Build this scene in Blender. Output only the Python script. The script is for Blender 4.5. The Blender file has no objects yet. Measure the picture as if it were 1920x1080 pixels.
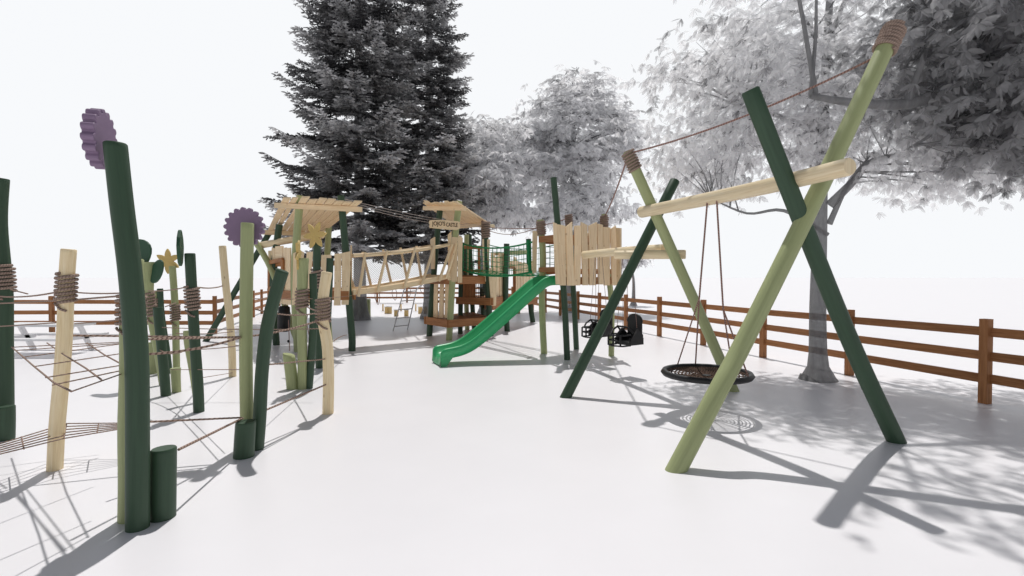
import bpy, math, random
import numpy as np
from mathutils import Vector, Matrix
R = random.Random(7)
C = bpy.context.scene.collection
sc = bpy.context.scene
V = Vector
# ------------------------------------------------------------------ camera
CAM = V((0, 0, 1.64)); F = 960.0; TH = math.atan(20/960)
FW = V((0, math.cos(TH), -math.sin(TH))); UP = V((0, math.sin(TH), math.cos(TH))); RT = V((1, 0, 0))
def ray(px, py):
    return FW + RT*((px-960)/F) + UP*((540-py)/F)
def at(px, py, Y):
    d = ray(px, py); return CAM + d*(Y/d.y)
def gnd(px, py, z=0.0):
    d = ray(px, py); return CAM + d*((z-CAM.z)/d.z)
def onp(px, py, A, B):
    """point on the vertical plane through ground points A, B"""
    n = V((B[1]-A[1], -(B[0]-A[0]), 0)); d = ray(px, py)
    t = (V((A[0], A[1], 0))-CAM).dot(n)/d.dot(n); return CAM + d*t
cd = bpy.data.cameras.new('camera'); cam = bpy.data.objects.new('camera', cd); C.objects.link(cam)
cam.location = CAM; cam.rotation_euler = (math.pi/2-TH, 0, 0)
cd.sensor_width = 36; cd.lens = 18; cd.clip_end = 3000; cd.clip_start = .05
sc.camera = cam
# ------------------------------------------------------------------ materials
def nmat(name):
    m = bpy.data.materials.new(name); m.use_nodes = True; nt = m.node_tree
    return m, nt, nt.nodes, nt.links, nt.nodes['Principled BSDF']
def noise(N, L, vec, scale, detail=3, rough=.55, dist=0):
    n = N.new('ShaderNodeTexNoise'); n.inputs['Scale'].default_value = scale
    n.inputs['Detail'].default_value = detail; n.inputs['Roughness'].default_value = rough
    n.inputs['Distortion'].default_value = dist
    if vec is not None: L.new(vec, n.inputs['Vector'])
    return n.outputs['Fac']
def ramp(N, L, fac, stops):
    r = N.new('ShaderNodeValToRGB'); e = r.color_ramp.elements
    e[0].position = stops[0][0]; e[0].color = (*stops[0][1], 1)
    e[1].position = stops[-1][0]; e[1].color = (*stops[-1][1], 1)
    for p, c in stops[1:-1]:
        x = e.new(p); x.color = (*c, 1)
    L.new(fac, r.inputs['Fac']); return r.outputs['Color']
def uvvec(N, L, sx, sy, rnd=True):
    u = N.new('ShaderNodeUVMap'); u.uv_map = 'uv'
    mp = N.new('ShaderNodeMapping'); mp.inputs['Scale'].default_value = (sx, sy, 1)
    L.new(u.outputs['UV'], mp.inputs['Vector'])
    if rnd:
        oi = N.new('ShaderNodeObjectInfo'); ml = N.new('ShaderNodeMath'); ml.operation = 'MULTIPLY'
        ml.inputs[1].default_value = 37.0; L.new(oi.outputs['Random'], ml.inputs[0])
        cb = N.new('ShaderNodeCombineXYZ')
        for k in range(3): L.new(ml.outputs[0], cb.inputs[k])
        L.new(cb.outputs[0], mp.inputs['Location'])
    return mp.outputs['Vector']
def bump(N, L, b, h, s, d=.01):
    n = N.new('ShaderNodeBump'); n.inputs['Strength'].default_value = s; n.inputs['Distance'].default_value = d
    L.new(h, n.inputs['Height']); L.new(n.outputs['Normal'], b.inputs['Normal'])
def mixc(N, L, fac, a, b, mode='MIX'):
    m = N.new('ShaderNodeMix'); m.data_type = 'RGBA'; m.blend_type = mode
    if isinstance(fac, float): m.inputs[0].default_value = fac
    else: L.new(fac, m.inputs[0])
    for s, v in ((6, a), (7, b)):
        if isinstance(v, tuple): m.inputs[s].default_value = (*v, 1)
        else: L.new(v, m.inputs[s])
    return m.outputs[2]
def wood(name, dark, mid, light, rough=.6, knots=True, grain=1.0):
    m, nt, N, L, b = nmat(name)
    v = uvvec(N, L, 26*grain, 1.1*grain); f1 = noise(N, L, v, 1.6, 5, .65, .6)
    v2 = uvvec(N, L, 95, 3.0); f2 = noise(N, L, v2, 1.2, 3, .6)
    c = ramp(N, L, f1, [(.25, dark), (.5, mid), (.72, light)])
    c2 = ramp(N, L, f2, [(.3, (.86, .82, .76)), (.55, (1, 1, 1))])
    c = mixc(N, L, .55, c, c2, 'MULTIPLY')
    if knots:
        v3 = uvvec(N, L, 9, 4.2); vo = N.new('ShaderNodeTexVoronoi'); vo.inputs['Scale'].default_value = 1.0
        L.new(v3, vo.inputs['Vector'])
        k = ramp(N, L, vo.outputs['Distance'], [(.03, (.42, .3, .2)), (.13, (1, 1, 1))])
        c = mixc(N, L, .8, c, k, 'MULTIPLY')
    oi = N.new('ShaderNodeObjectInfo'); rr = N.new('ShaderNodeMapRange')
    rr.inputs['To Min'].default_value = .86; rr.inputs['To Max'].default_value = 1.06
    L.new(oi.outputs['Random'], rr.inputs['Value'])
    cb = N.new('ShaderNodeCombineXYZ')
    for k in range(3): L.new(rr.outputs[0], cb.inputs[k])
    c = mixc(N, L, 1.0, c, cb.outputs[0], 'MULTIPLY')
    L.new(c, b.inputs['Base Color']); b.inputs['Roughness'].default_value = rough
    b.inputs['Specular IOR Level'].default_value = .25
    bump(N, L, b, f2, .35, .004); return m
def paint(name, col, rough=.55, var=.18):
    m, nt, N, L, b = nmat(name)
    v = uvvec(N, L, 30, 1.2); f = noise(N, L, v, 1.3, 4, .6, .3)
    lo = tuple(x*(1-var) for x in col); hi = tuple(x*(1+var) for x in col)
    c = ramp(N, L, f, [(.3, lo), (.7, hi)])
    L.new(c, b.inputs['Base Color']); b.inputs['Roughness'].default_value = rough
    b.inputs['Specular IOR Level'].default_value = .35
    bump(N, L, b, f, .25, .004); return m
def plain(name, col, rough=.5, var=.06, scale=6, spec=.4):
    m, nt, N, L, b = nmat(name)
    tc = N.new('ShaderNodeTexCoord'); f = noise(N, L, tc.outputs['Object'], scale, 4)
    lo = tuple(x*(1-var) for x in col); hi = tuple(x*(1+var) for x in col)
    L.new(ramp(N, L, f, [(.3, lo), (.7, hi)]), b.inputs['Base Color'])
    b.inputs['Roughness'].default_value = rough; b.inputs['Specular IOR Level'].default_value = spec
    return m
def ropemat(name, a, bcol, pitch=.035):
    m, nt, N, L, b = nmat(name)
    u = N.new('ShaderNodeUVMap'); u.uv_map = 'uv'; sp = N.new('ShaderNodeSeparateXYZ'); L.new(u.outputs['UV'], sp.inputs[0])
    m1 = N.new('ShaderNodeMath'); m1.operation = 'MULTIPLY'; m1.inputs[1].default_value = 6.2832/pitch; L.new(sp.outputs['Y'], m1.inputs[0])
    m2 = N.new('ShaderNodeMath'); m2.operation = 'MULTIPLY_ADD'; m2.inputs[1].default_value = 12.566; L.new(sp.outputs['Z'], m2.inputs[0])
    m3 = N.new('ShaderNodeMath'); m3.operation = 'MULTIPLY_ADD'; m3.inputs[1].default_value = 90.0; L.new(sp.outputs['X'], m3.inputs[0]); L.new(m1.outputs[0], m3.inputs[2])
    s = N.new('ShaderNodeMath'); s.operation = 'SINE'; L.new(m3.outputs[0], s.inputs[0])
    mr = N.new('ShaderNodeMapRange'); mr.inputs['From Min'].default_value = -1; L.new(s.outputs[0], mr.inputs['Value'])
    c = ramp(N, L, mr.outputs[0], [(.1, bcol), (.6, a)])
    L.new(c, b.inputs['Base Color']); b.inputs['Roughness'].default_value = .85; b.inputs['Specular IOR Level'].default_value = .15
    bump(N, L, b, mr.outputs[0], .8, .004); return m
M = {}
M['dark'] = paint('dark_green_stain', (.040, .078, .045), .5, .12)
M['light'] = paint('light_green_stain', (.37, .41, .205), .5, .09)
M['tan'] = wood('pale_robinia', (.78, .60, .34), (.91, .75, .48), (.97, .84, .60))
M['plank'] = wood('pale_plank', (.78, .575, .34), (.93, .73, .48), (.98, .82, .58))
M['log'] = wood('peeled_log', (.74, .58, .36), (.90, .75, .50), (.97, .85, .62), .45, False)
M['brown'] = wood('brown_timber', (.24, .10, .040), (.39, .175, .072), (.50, .24, .105), .6, False)
M['rope'] = ropemat('brown_rope', (.40, .29, .235), (.16, .105, .082), .045)
M['wrap'] = ropemat('wound_rope', (.36, .27, .22), (.24, .17, .14), .02)
M['rope2'] = ropemat('swing_rope', (.36, .22, .185), (.2, .125, .105), .03)
M['grope'] = ropemat('green_rope', (.03, .26, .10), (.02, .15, .06), .03)
M['purple'] = plain('purple_board', (.245, .17, .265), .6)
M['yellow'] = plain('yellow_board', (.62, .45, .16), .6)
M['leaf'] = plain('dark_green_board', (.028, .085, .045), .6)
M['slide'] = plain('green_plastic', (.04, .40, .15), .38, .05, 3, .5)
M['black'] = plain('black_rubber', (.012, .012, .013), .5, .3, 20)
M['steel'] = plain('galvanised_steel', (.62, .62, .64), .35)
M['white'] = plain('white_plastic', (.78, .78, .79), .5, .03)
M['wire'] = plain('grey_wire', (.35, .35, .36), .5)
M['stool'] = wood('yellow_wood', (.62, .42, .15), (.8, .58, .26), (.9, .68, .35), .6, False)
M['pale_rope'] = ropemat('pale_rope', (.62, .54, .50), (.3, .24, .22), .03)
M['netrope'] = ropemat('seat_net_rope', (.15, .095, .07), (.035, .025, .02), .03)
M['letter'] = plain('burnt_lettering', (.10, .045, .02), .8)
m, nt, N, L, b = nmat('pale_ground')
tc = N.new('ShaderNodeTexCoord'); f = noise(N, L, tc.outputs['Object'], 1.3, 5)
L.new(ramp(N, L, f, [(.3, (.835, .822, .845)), (.7, (.855, .842, .865))]), b.inputs['Base Color'])
b.inputs['Roughness'].default_value = .38; b.inputs['Specular IOR Level'].default_value = .40; M['ground'] = m
def treemat(name, lo, hi, scale, transl=.3, transp=0.0, attr=True):
    m, nt, N, L, b = nmat(name)
    if attr:
        at_ = N.new('ShaderNodeAttribute'); at_.attribute_name = 'tint'; fac = at_.outputs['Fac']
    else:
        tc = N.new('ShaderNodeTexCoord'); mp = N.new('ShaderNodeMapping'); mp.inputs['Scale'].default_value = (1, 1, .25)
        L.new(tc.outputs['Object'], mp.inputs[0]); fac = noise(N, L, mp.outputs[0], scale, 5, .65)
    c = ramp(N, L, fac, [(.2 if not attr else 0., lo), (.8 if not attr else 1., hi)])
    L.new(c, b.inputs['Base Color']); b.inputs['Roughness'].default_value = .6; b.inputs['Specular IOR Level'].default_value = .3
    out = N['Material Output']; sh = b.outputs[0]
    if transl > 0:
        t = N.new('ShaderNodeBsdfTranslucent'); L.new(c, t.inputs['Color']); mx = N.new('ShaderNodeMixShader')
        mx.inputs[0].default_value = transl; L.new(sh, mx.inputs[1]); L.new(t.outputs[0], mx.inputs[2]); sh = mx.outputs[0]
    if transp > 0:
        t = N.new('ShaderNodeBsdfTransparent'); mx = N.new('ShaderNodeMixShader')
        mx.inputs[0].default_value = transp; L.new(sh, mx.inputs[1]); L.new(t.outputs[0], mx.inputs[2]); sh = mx.outputs[0]
    L.new(sh, out.inputs['Surface'])
    if not attr: bump(N, L, b, fac, .5, .03)
    return m
M['bark'] = treemat('grey_bark', (.12, .12, .123), (.34, .34, .345), 9, 0, .25, False)
M['bark_dark'] = treemat('dark_grey_bark', (.12, .12, .125), (.30, .30, .305), 9, 0, .30, False)
M['leaf_white'] = treemat('white_leaves', (.12, .12, .125), (.99, .99, 1.0), 1, .72, .55)
M['leaf_far'] = treemat('far_white_leaves', (.06, .06, .063), (.99, .99, 1.0), 1, .72, .32)
M['leaf_grey'] = treemat('shade_grey_leaves', (.02, .02, .022), (.50, .50, .51), 1, .5, .46)  # shade of the right-hand crown put into a darker leaf colour
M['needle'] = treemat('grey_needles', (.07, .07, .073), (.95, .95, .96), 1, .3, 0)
# ------------------------------------------------------------------ mesh builders
class MB:
    def __init__(s): s.v = []; s.f = []; s.uv = []; s.sm = []
    def face(s, idx, uvs, smooth=False):
        s.f.append(tuple(idx)); s.uv.extend(uvs); s.sm.append(smooth)
    def hexa(s, c, grain=None):
        """8 corners: bottom ring 0-3, top ring 4-7"""
        o = len(s.v); s.v.extend([V(p) for p in c])
        ax = (V(c[4])-V(c[0])); 
        g = grain or (0 if ax.length >= max((V(c[1])-V(c[0])).length, (V(c[3])-V(c[0])).length) else (1 if (V(c[1])-V(c[0])).length > (V(c[3])-V(c[0])).length else 2))
        e = [ax, V(c[1])-V(c[0]), V(c[3])-V(c[0])]; gd = e[g].normalized() if e[g].length else V((0, 0, 1))
        off = R.random()*5
        for q in ((0, 3, 2, 1), (4, 5, 6, 7), (0, 1, 5, 4), (1, 2, 6, 5), (2, 3, 7, 6), (3, 0, 4, 7)):
            P = [V(c[i]) for i in q]; n = (P[1]-P[0]).cross(P[2]-P[0])
            if n.length < 1e-9: n = V((0, 0, 1))
            cr = n.normalized().cross(gd)
            cr = cr.normalized() if cr.length > 1e-4 else (P[1]-P[0]).normalized()
            s.face([o+i for i in q], [((p-P[0]).dot(cr)+off, (p-P[0]).dot(gd)+off*2) for p in P])
        return s
    def beam(s, p, q, w, h, up=V((0, 0, 1))):
        """box between p and q, w across, h along up"""
        p = V(p); q = V(q); d = (q-p).normalized(); side = d.cross(up).normalized(); u = side.cross(d).normalized()
        a = side*w/2; b_ = u*h/2
        return s.hexa([p-a-b_, p+a-b_, p+a+b_, p-a+b_, q-a-b_, q+a-b_, q+a+b_, q-a+b_])
    def quad(s, a, b, c, d, n, th):
        """plank: corners a,b bottom, c,d top (c over b), extruded by n*th"""
        n = V(n).normalized()*th
        return s.hexa([V(a), V(b), V(b)+n, V(a)+n, V(d), V(c), V(c)+n, V(d)+n], 0)
    def tube(s, pts, rad, n=12, caps=True, bev=0.0, flat_top=False, u0=None):
        pts = [V(p) for p in pts]; k = len(pts)
        if not hasattr(rad, '__len__'): rad = [rad]*k
        rad = list(rad)
        t0 = (pts[1]-pts[0]).normalized(); ref = V((0, 0, 1)) if abs(t0.z) < .9 else V((1, 0, 0))
        x = t0.cross(ref).normalized(); ln = 0; off = R.random()*3 if u0 is None else u0
        o = len(s.v)
        for i in range(k):
            t = (pts[min(i+1, k-1)]-pts[max(i-1, 0)]).normalized()
            x = (x - t*x.dot(t)).normalized(); y = t.cross(x)
            if i: ln += (pts[i]-pts[i-1]).length
            for j in range(n):
                a = 2*math.pi*j/n
                p = pts[i]+(x*math.cos(a)+y*math.sin(a))*rad[i]
                s.v.append(p)
            if i == 0: L0 = (x.copy(), y.copy())
            if i: 
                l0 = ln-(pts[i]-pts[i-1]).length
                for j in range(n):
                    j2 = (j+1) % n; c = 2*math.pi*rad[i]/n
                    s.face([o+(i-1)*n+j, o+(i-1)*n+j2, o+i*n+j2, o+i*n+j],
                           [(j*c+off, l0+off), ((j+1)*c+off, l0+off), ((j+1)*c+off, ln+off), (j*c+off, ln+off)], True)
        if caps:
            for (ring, rev) in ((0, True), (k-1, False)):
                b0 = len(s.v); s.v.extend([V(s.v[o+ring*n+j]) for j in range(n)])
                idx = [b0+j for j in range(n)]
                if rev: idx.reverse()
                cpt = pts[ring]; s.face(idx, [((s.v[i]-cpt).x*.3, (s.v[i]-cpt).y*.3+(s.v[i]-cpt).z*.3) for i in idx])
        return s
    def sphere(s, c, r, n=8, sc3=(1, 1, 1)):
        c = V(c); o = len(s.v); m = n//2
        for i in range(m+1):
            for j in range(n):
                a = math.pi*i/m; bb = 2*math.pi*j/n
                s.v.append(c+V((math.sin(a)*math.cos(bb)*r*sc3[0], math.sin(a)*math.sin(bb)*r*sc3[1], math.cos(a)*r*sc3[2])))
        for i in range(m):
            for j in range(n):
                j2 = (j+1) % n
                s.face([o+i*n+j, o+(i+1)*n+j, o+(i+1)*n+j2, o+i*n+j2], [(0, 0)]*4, True)
        return s
    def prism(s, outline, n, th):
        """flat outline (list of world points) extruded along n*th"""
        n = V(n).normalized()*th; o = len(s.v); k = len(outline)
        s.v.extend([V(p) for p in outline]); s.v.extend([V(p)+n for p in outline])
        s.face([o+i for i in range(k)][::-1], [(0, 0)]*k); s.face([o+k+i for i in range(k)], [(0, 0)]*k)
        for i in range(k):
            j = (i+1) % k
            s.face([o+i, o+j, o+k+j, o+k+i], [(0, 0)]*4)
        return s
    def build(s, name, mat, parent=None, loc=None):
        if loc is None: loc = V((0, 0, 0)) if parent is None else V(parent['_o'])
        me = bpy.data.meshes.new(name)
        me.from_pydata([tuple(p-V(loc)) for p in s.v], [], s.f)
        uv = me.uv_layers.new(name='uv'); uv.data.foreach_set('uv', [c for p in s.uv for c in p])
        me.polygons.foreach_set('use_smooth', s.sm)
        me.materials.append(M[mat] if isinstance(mat, str) else mat); me.update()
        o = bpy.data.objects.new(name, me); C.objects.link(o)
        if parent is not None: o.parent = top(parent)[0]
        else: o.location = loc
        if parent is not None and parent['_p'] is not None: o.parent = parent['_p']
        return o
def top(p): return (p['_e'],)
class T(dict):
    pass
def thing(name, label, cat, loc, group=None):
    e = bpy.data.objects.new(name, None); C.objects.link(e); e.location = V(loc); e.empty_display_size = .2
    e['label'] = label; e['category'] = cat
    if group: e['group'] = group
    return T(_e=e, _o=V(loc), _p=None)
def sub(t, part): return T(_e=t['_e'], _o=t['_o'], _p=part)
def solo(mb, name, mat, label, cat, loc, group=None):
    o = mb.build(name, mat, None, V(loc)); o['label'] = label; o['category'] = cat
    if group: o['group'] = group
    return o
def spline(pts, n=6):
    pts = [V(p) for p in pts]; out = []
    if len(pts) == 2: return [pts[0].lerp(pts[1], i/n) for i in range(n+1)]
    for i in range(len(pts)-1):
        p0 = pts[max(i-1, 0)]; p1 = pts[i]; p2 = pts[i+1]; p3 = pts[min(i+2, len(pts)-1)]
        for k in range(n):
            t = k/n
            out.append(.5*((2*p1)+(p2-p0)*t+(2*p0-5*p1+4*p2-p3)*t*t+(3*p1-p0-3*p2+p3)*t*t*t))
    out.append(pts[-1]); return out
def sag(p, q, s=.03, n=8):
    p = V(p); q = V(q); return [p.lerp(q, i/n)-V((0, 0, s*4*(i/n)*(1-i/n))) for i in range(n+1)]
def wrap(t, path, z0, z1, r, turns=7, rr=.016, tails=True, mat='wrap'):
    """rope wound round a post between heights z0 and z1; path = centre line"""
    def cen(z):
        for a, b_ in zip(path, path[1:]):
            if (a.z-z)*(b_.z-z) <= 0 and abs(a.z-b_.z) > 1e-6:
                return a.lerp(b_, (z-a.z)/(b_.z-a.z))
        return path[-1] if z > path[-1].z else path[0]
    mb = MB(); pts = []; n = turns*14; ph = R.random()*6
    for i in range(n+1):
        f = i/n; a = 2*math.pi*turns*f+ph; z = z0+(z1-z0)*f+.25*rr*math.sin(a*1.0+1)
        c = cen(z); rad = r+rr*.85+rr*.18*math.sin(a*.37+ph)
        pts.append(V((c.x+rad*math.cos(a), c.y+rad*math.sin(a), z)))
    mb.tube(pts, rr, 6)
    if tails:
        pts = []
        for i in range(15):
            f = i/14; a = -2.6+1.9*f+.2*math.sin(f*6); z = z0-.5*rr-(z1-z0)*.28*f; c = cen(z); rad = r+rr*.8
            pts.append(V((c.x+rad*math.cos(a), c.y+rad*math.sin(a), z)))
        mb.tube(pts, rr*.7, 6)
    return mb.build('rope_wrap', mat, t)
def post(name, label, cat, base, pts, d, mat, group, wraps=None, dtop=None, n=18, tilt_top=0, tw=True):
    """base=(px,py) on the ground; pts = [(px,py)...] going up, same depth"""
    g = gnd(*base); Y = g.y
    P = [at(x, y, Y) for x, y in pts]
    path = spline([g]+P, 6); cf = 1/math.sqrt(1+(g.x/g.y)**2); d = d*cf; dtop = dtop*cf if dtop else None
    k = len(path); dt = dtop or d*.97
    dirt = (path[1]-path[0]).normalized()
    full = [path[0]-dirt*.12]+path
    rad = [d/2]+[(d+(dt-d)*(i/(k-1))**(1 if dtop is None else 4))/2 for i in range(k)]
    t = thing(name, label, cat, g, group)
    mb = MB()
    # the rounded top edge and a level cut
    full2 = full[:-1]+[full[-1]-(full[-1]-full[-2]).normalized()*.008, full[-1]]
    rad2 = rad[:-1]+[rad[-1], rad[-1]-.006]
    mb.tube(full2, rad2, n)
    if tilt_top:
        for i in range(len(mb.v)):
            dz = (mb.v[i]-full[-1])
            if dz.length < d*.75 and dz.z > -.02: mb.v[i] = mb.v[i]+V((0, 0, tilt_top*dz.x))
    pole = mb.build('pole', mat, t)
    t['path'] = path; t['Y'] = Y; t['d'] = d; t['pole'] = pole
    for w in (wraps or []):
        z1 = at(960, w[0], Y).z; z0 = at(960, w[1], Y).z
        wrap(t, path, z0, z1, d/2, w[2] if len(w) > 2 else 7, (z1-z0)/(2.45*(w[2] if len(w) > 2 else 7)), tw)
    return t
def cutter(outline2d, c, right, up):
    return [c+right*x+up*y for x, y in outline2d]
# ------------------------------------------------------------------ ground
mb = MB(); S = 1500
mb.v = [V((-S, -S, 0)), V((S, -S, 0)), V((S, S, 0)), V((-S, S, 0))]; mb.face((0, 1, 2, 3), [(0, 0)]*4)
g = mb.build('ground', 'ground'); g['kind'] = 'structure'
# ------------------------------------------------------------------ fences
def fence(label, pts, posts_per=None):
    t = thing('timber_fence', label, 'fence', V((pts[0][0], pts[0][1], 0)), 'timber fences round the playground')
    a = V((*pts[0], 0)); b_ = V((*pts[1], 0)); k = posts_per; d = (b_-a).normalized(); nrm = V((-d.y, d.x, 0))
    if nrm.y < 0 and abs(nrm.y) > .5 or (abs(nrm.y) <= .5 and nrm.x*a.x < 0): nrm = -nrm
    for i in range(k+1):
        p = a.lerp(b_, i/k)
        if i < k or len(pts) > 2:
            MB().beam(p-V((0, 0, .1)), p+V((0, 0, 1.10)), .10, .10, d).build('post', 'brown', t)
    for z in (.93, .62, .32):
        for i in range(k):
            p = a.lerp(b_, i/k); q = a.lerp(b_, (i+1)/k)
            j = V((0, 0, R.uniform(-.006, .006)))
            MB().beam(p+d*.003+nrm*.028+V((0, 0, z))+j, q-d*.003+nrm*.028+V((0, 0, z))+j*-1, .04, .115).build('rail', 'brown', t)
    return t
fence('brown three rail fence on the right running past the big swing', [(7.184, 2.83), (-1.008, 33.31)], 16)
fence('brown three rail fence across the far end seen under the bridge', [(-1.008, 33.31), (-14.6, 33.31)], 7)
fence('brown three rail fence at the left facing the camera behind the posts', [(-20.4, 14.8), (-8.6, 14.8)], 5)
fence('brown three rail fence receding from the left corner behind the purple flower', [(-8.6, 14.8), (-14.6, 33.31)], 9)
# ------------------------------------------------------------------ X frame swings
def leg_line(base, topp, Ymode): ...
def pole3(t, name, pts, d, mat, n=20, d2=None, rounded=True):
    path = spline(pts, 5); k = len(path); d2 = d2 or d
    rad = [(d+(d2-d)*i/(k-1))/2 for i in range(k)]
    if rounded:
        e0 = (path[0]-path[1]).normalized(); e1 = (path[-1]-path[-2]).normalized()
        path = [path[0]]+[path[0]-e0*.015]+path[1:-1]+[path[-1]-e1*.015]+[path[-1]]
        rad = [rad[0]*.86]+[rad[0]]+rad[1:-1]+[rad[-1]]+[rad[-1]*.86]
    return MB().tube(path, rad, n).build(name, mat, t), path
SW = thing('swing_frame', 'large swing frame of crossed green poles with a pale log beam', 'swing frame', (2.3, 5.9, 0))
def footed(b, tp, extra=.25):
    b = V(b); tp = V(tp); d = (tp-b).normalized(); return b-d*extra
A1 = V((1.40, 4.33, 0)); A1m = at(1400, 630, 4.60); A1t = at(1678, 52, 5.02)
B1 = V((3.84, 5.08, 0)); B1m = at(1545, 520, 4.86); B1t = at(1406, 168, 4.60)
A2 = V((.735, 6.98, 0)); A2t = at(1266, 338, 7.42)
B2 = V((3.20, 7.36, 0)); B2t = at(1176, 284, 6.87)
# the lower part of every leg has a slight bend
l1, p1 = pole3(SW, 'leg', [footed(A1, A1m), A1, at(1345, 735, 4.45), A1m, at(1538, 350, 4.80), A1t], .168, 'light', 24, .155)
l2, p2 = pole3(SW, 'leg', [footed(B1, B1m), B1, at(1612, 680, 4.98), B1m, B1t], .165, 'dark', 24, .155)
l3, p3 = pole3(SW, 'leg', [footed(A2, A2t), A2, A2t], .155, 'dark', 20, .14)
l4, p4 = pole3(SW, 'leg', [footed(B2, B2t), B2, at(1300, 560, 7.10), B2t], .155, 'light', 20, .14)
pole3(SW, 'beam', [at(1594, 312, 4.20), at(1400, 358, 5.35), at(1202, 398, 7.08)], .148, 'log', 28, .155)
pole3(SW, 'crossbar', [at(1152, 478, 7.42), at(1286, 477, 7.12)], .125, 'log', 18, .13)
# rope windings at the tops of the light legs
def wrap_axis(t, p, q, r, turns, rr):
    p = V(p); q = V(q); d = (q-p).normalized(); x = d.cross(V((0, 0, 1))).normalized(); y = d.cross(x)
    pts = []; n = turns*14
    for i in range(n+1):
        f = i/n; a = 2*math.pi*turns*f; pts.append(p.lerp(q, f)+(x*math.cos(a)+y*math.sin(a))*(r+rr*.8+rr*.15*math.sin(a*.4)))
    mb = MB().tube(pts, rr, 6)
    mb.build('rope_wrap', 'wrap', t)
ax = (p1[-1]-p1[-4]).normalized(); wrap_axis(SW, p1[-1]-ax*.27, p1[-1]-ax*.0, .078, 7, .0175)
ax = (p4[-1]-p4[-4]).normalized(); wrap_axis(SW, p4[-1]-ax*.27, p4[-1]-ax*.0, .070, 7, .0165)
# basket swing
BC = V((2.30, 6.03, .505)); BS = thing('basket_swing', 'round black basket swing seat hung on ropes under the log beam', 'swing', BC)
ring = [BC+V((.49*math.cos(a), .49*math.sin(a), 0)) for a in [2*math.pi*i/48 for i in range(49)]]
mb = MB(); 
for i in range(48):
    pass
prof = [(.455, -.028), (.50, -.032), (.522, 0), (.50, .034), (.455, .028)]
o0 = 0
for i in range(48):
    a = 2*math.pi*i/48
    for (rr_, zz) in prof: mb.v.append(BC+V((rr_*math.cos(a), rr_*math.sin(a), zz)))
for i in range(48):
    for j in range(5):
        i2 = (i+1) % 48; j2 = (j+1) % 5
        mb.face([i*5+j, i2*5+j, i2*5+j2, i*5+j2], [(0, 0)]*4, True)
mb.build('rim', 'black', BS)
mb = MB(); W = .012
for q in range(1, 12):
    rr_ = .04*q
    mb.tube([BC+V((rr_*math.cos(a), rr_*math.sin(a), -.03*(1-rr_/.46))) for a in [2*math.pi*i/28 for i in range(29)]], .0085 if q > 5 else .006, 5)
for q in range(16):
    a = 2*math.pi*q/16
    mb.tube([BC+V((0, 0, -.03)), BC+V((.47*math.cos(a), .47*math.sin(a), 0))], .006, 5)
mb.build('net_seat', 'netrope', BS)
mb = MB().tube([BC+V((0, 0, -.045)), BC+V((0, 0, -.018))], .05, 12); mb.build('hub', 'black', BS)
ha = at(1327, 384, 5.82); hb = at(1343, 380, 5.68)
for h, k, ends in ((ha, at(1311, 560, 5.95), (at(1279, 683, 6.40), at(1308, 681, 6.42))), (hb, at(1356, 580, 5.85), (at(1357, 687, 6.2), at(1392, 716, 5.72)))):
    MB().tube([h+V((0, 0, .1)), k], .010, 6).build('hanging_rope', 'rope2', BS)
    for e in ends:
        e = V(e); v_ = V((e.x-BC.x, e.y-BC.y, 0)).normalized(); e = BC+v_*.49+V((0, 0, .02))
        MB().tube([k, e], .009, 6).build('hanging_rope', 'rope2', BS)
# ropes from pole top to pole top
def rope_thing(pts, r, label, group='ropes strung between the poles', mat='rope2', name='rope'):
    return solo(MB().tube(pts, r, 6), name, mat, label, 'rope', pts[0], group)
rope_thing(sag(p4[-1]-V((0, 0, .03)), p1[-1]-V((.06, 0, .22)), .10, 16), .011, 'long rope strung between the two rope wound tops of the big swing frame')
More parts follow.
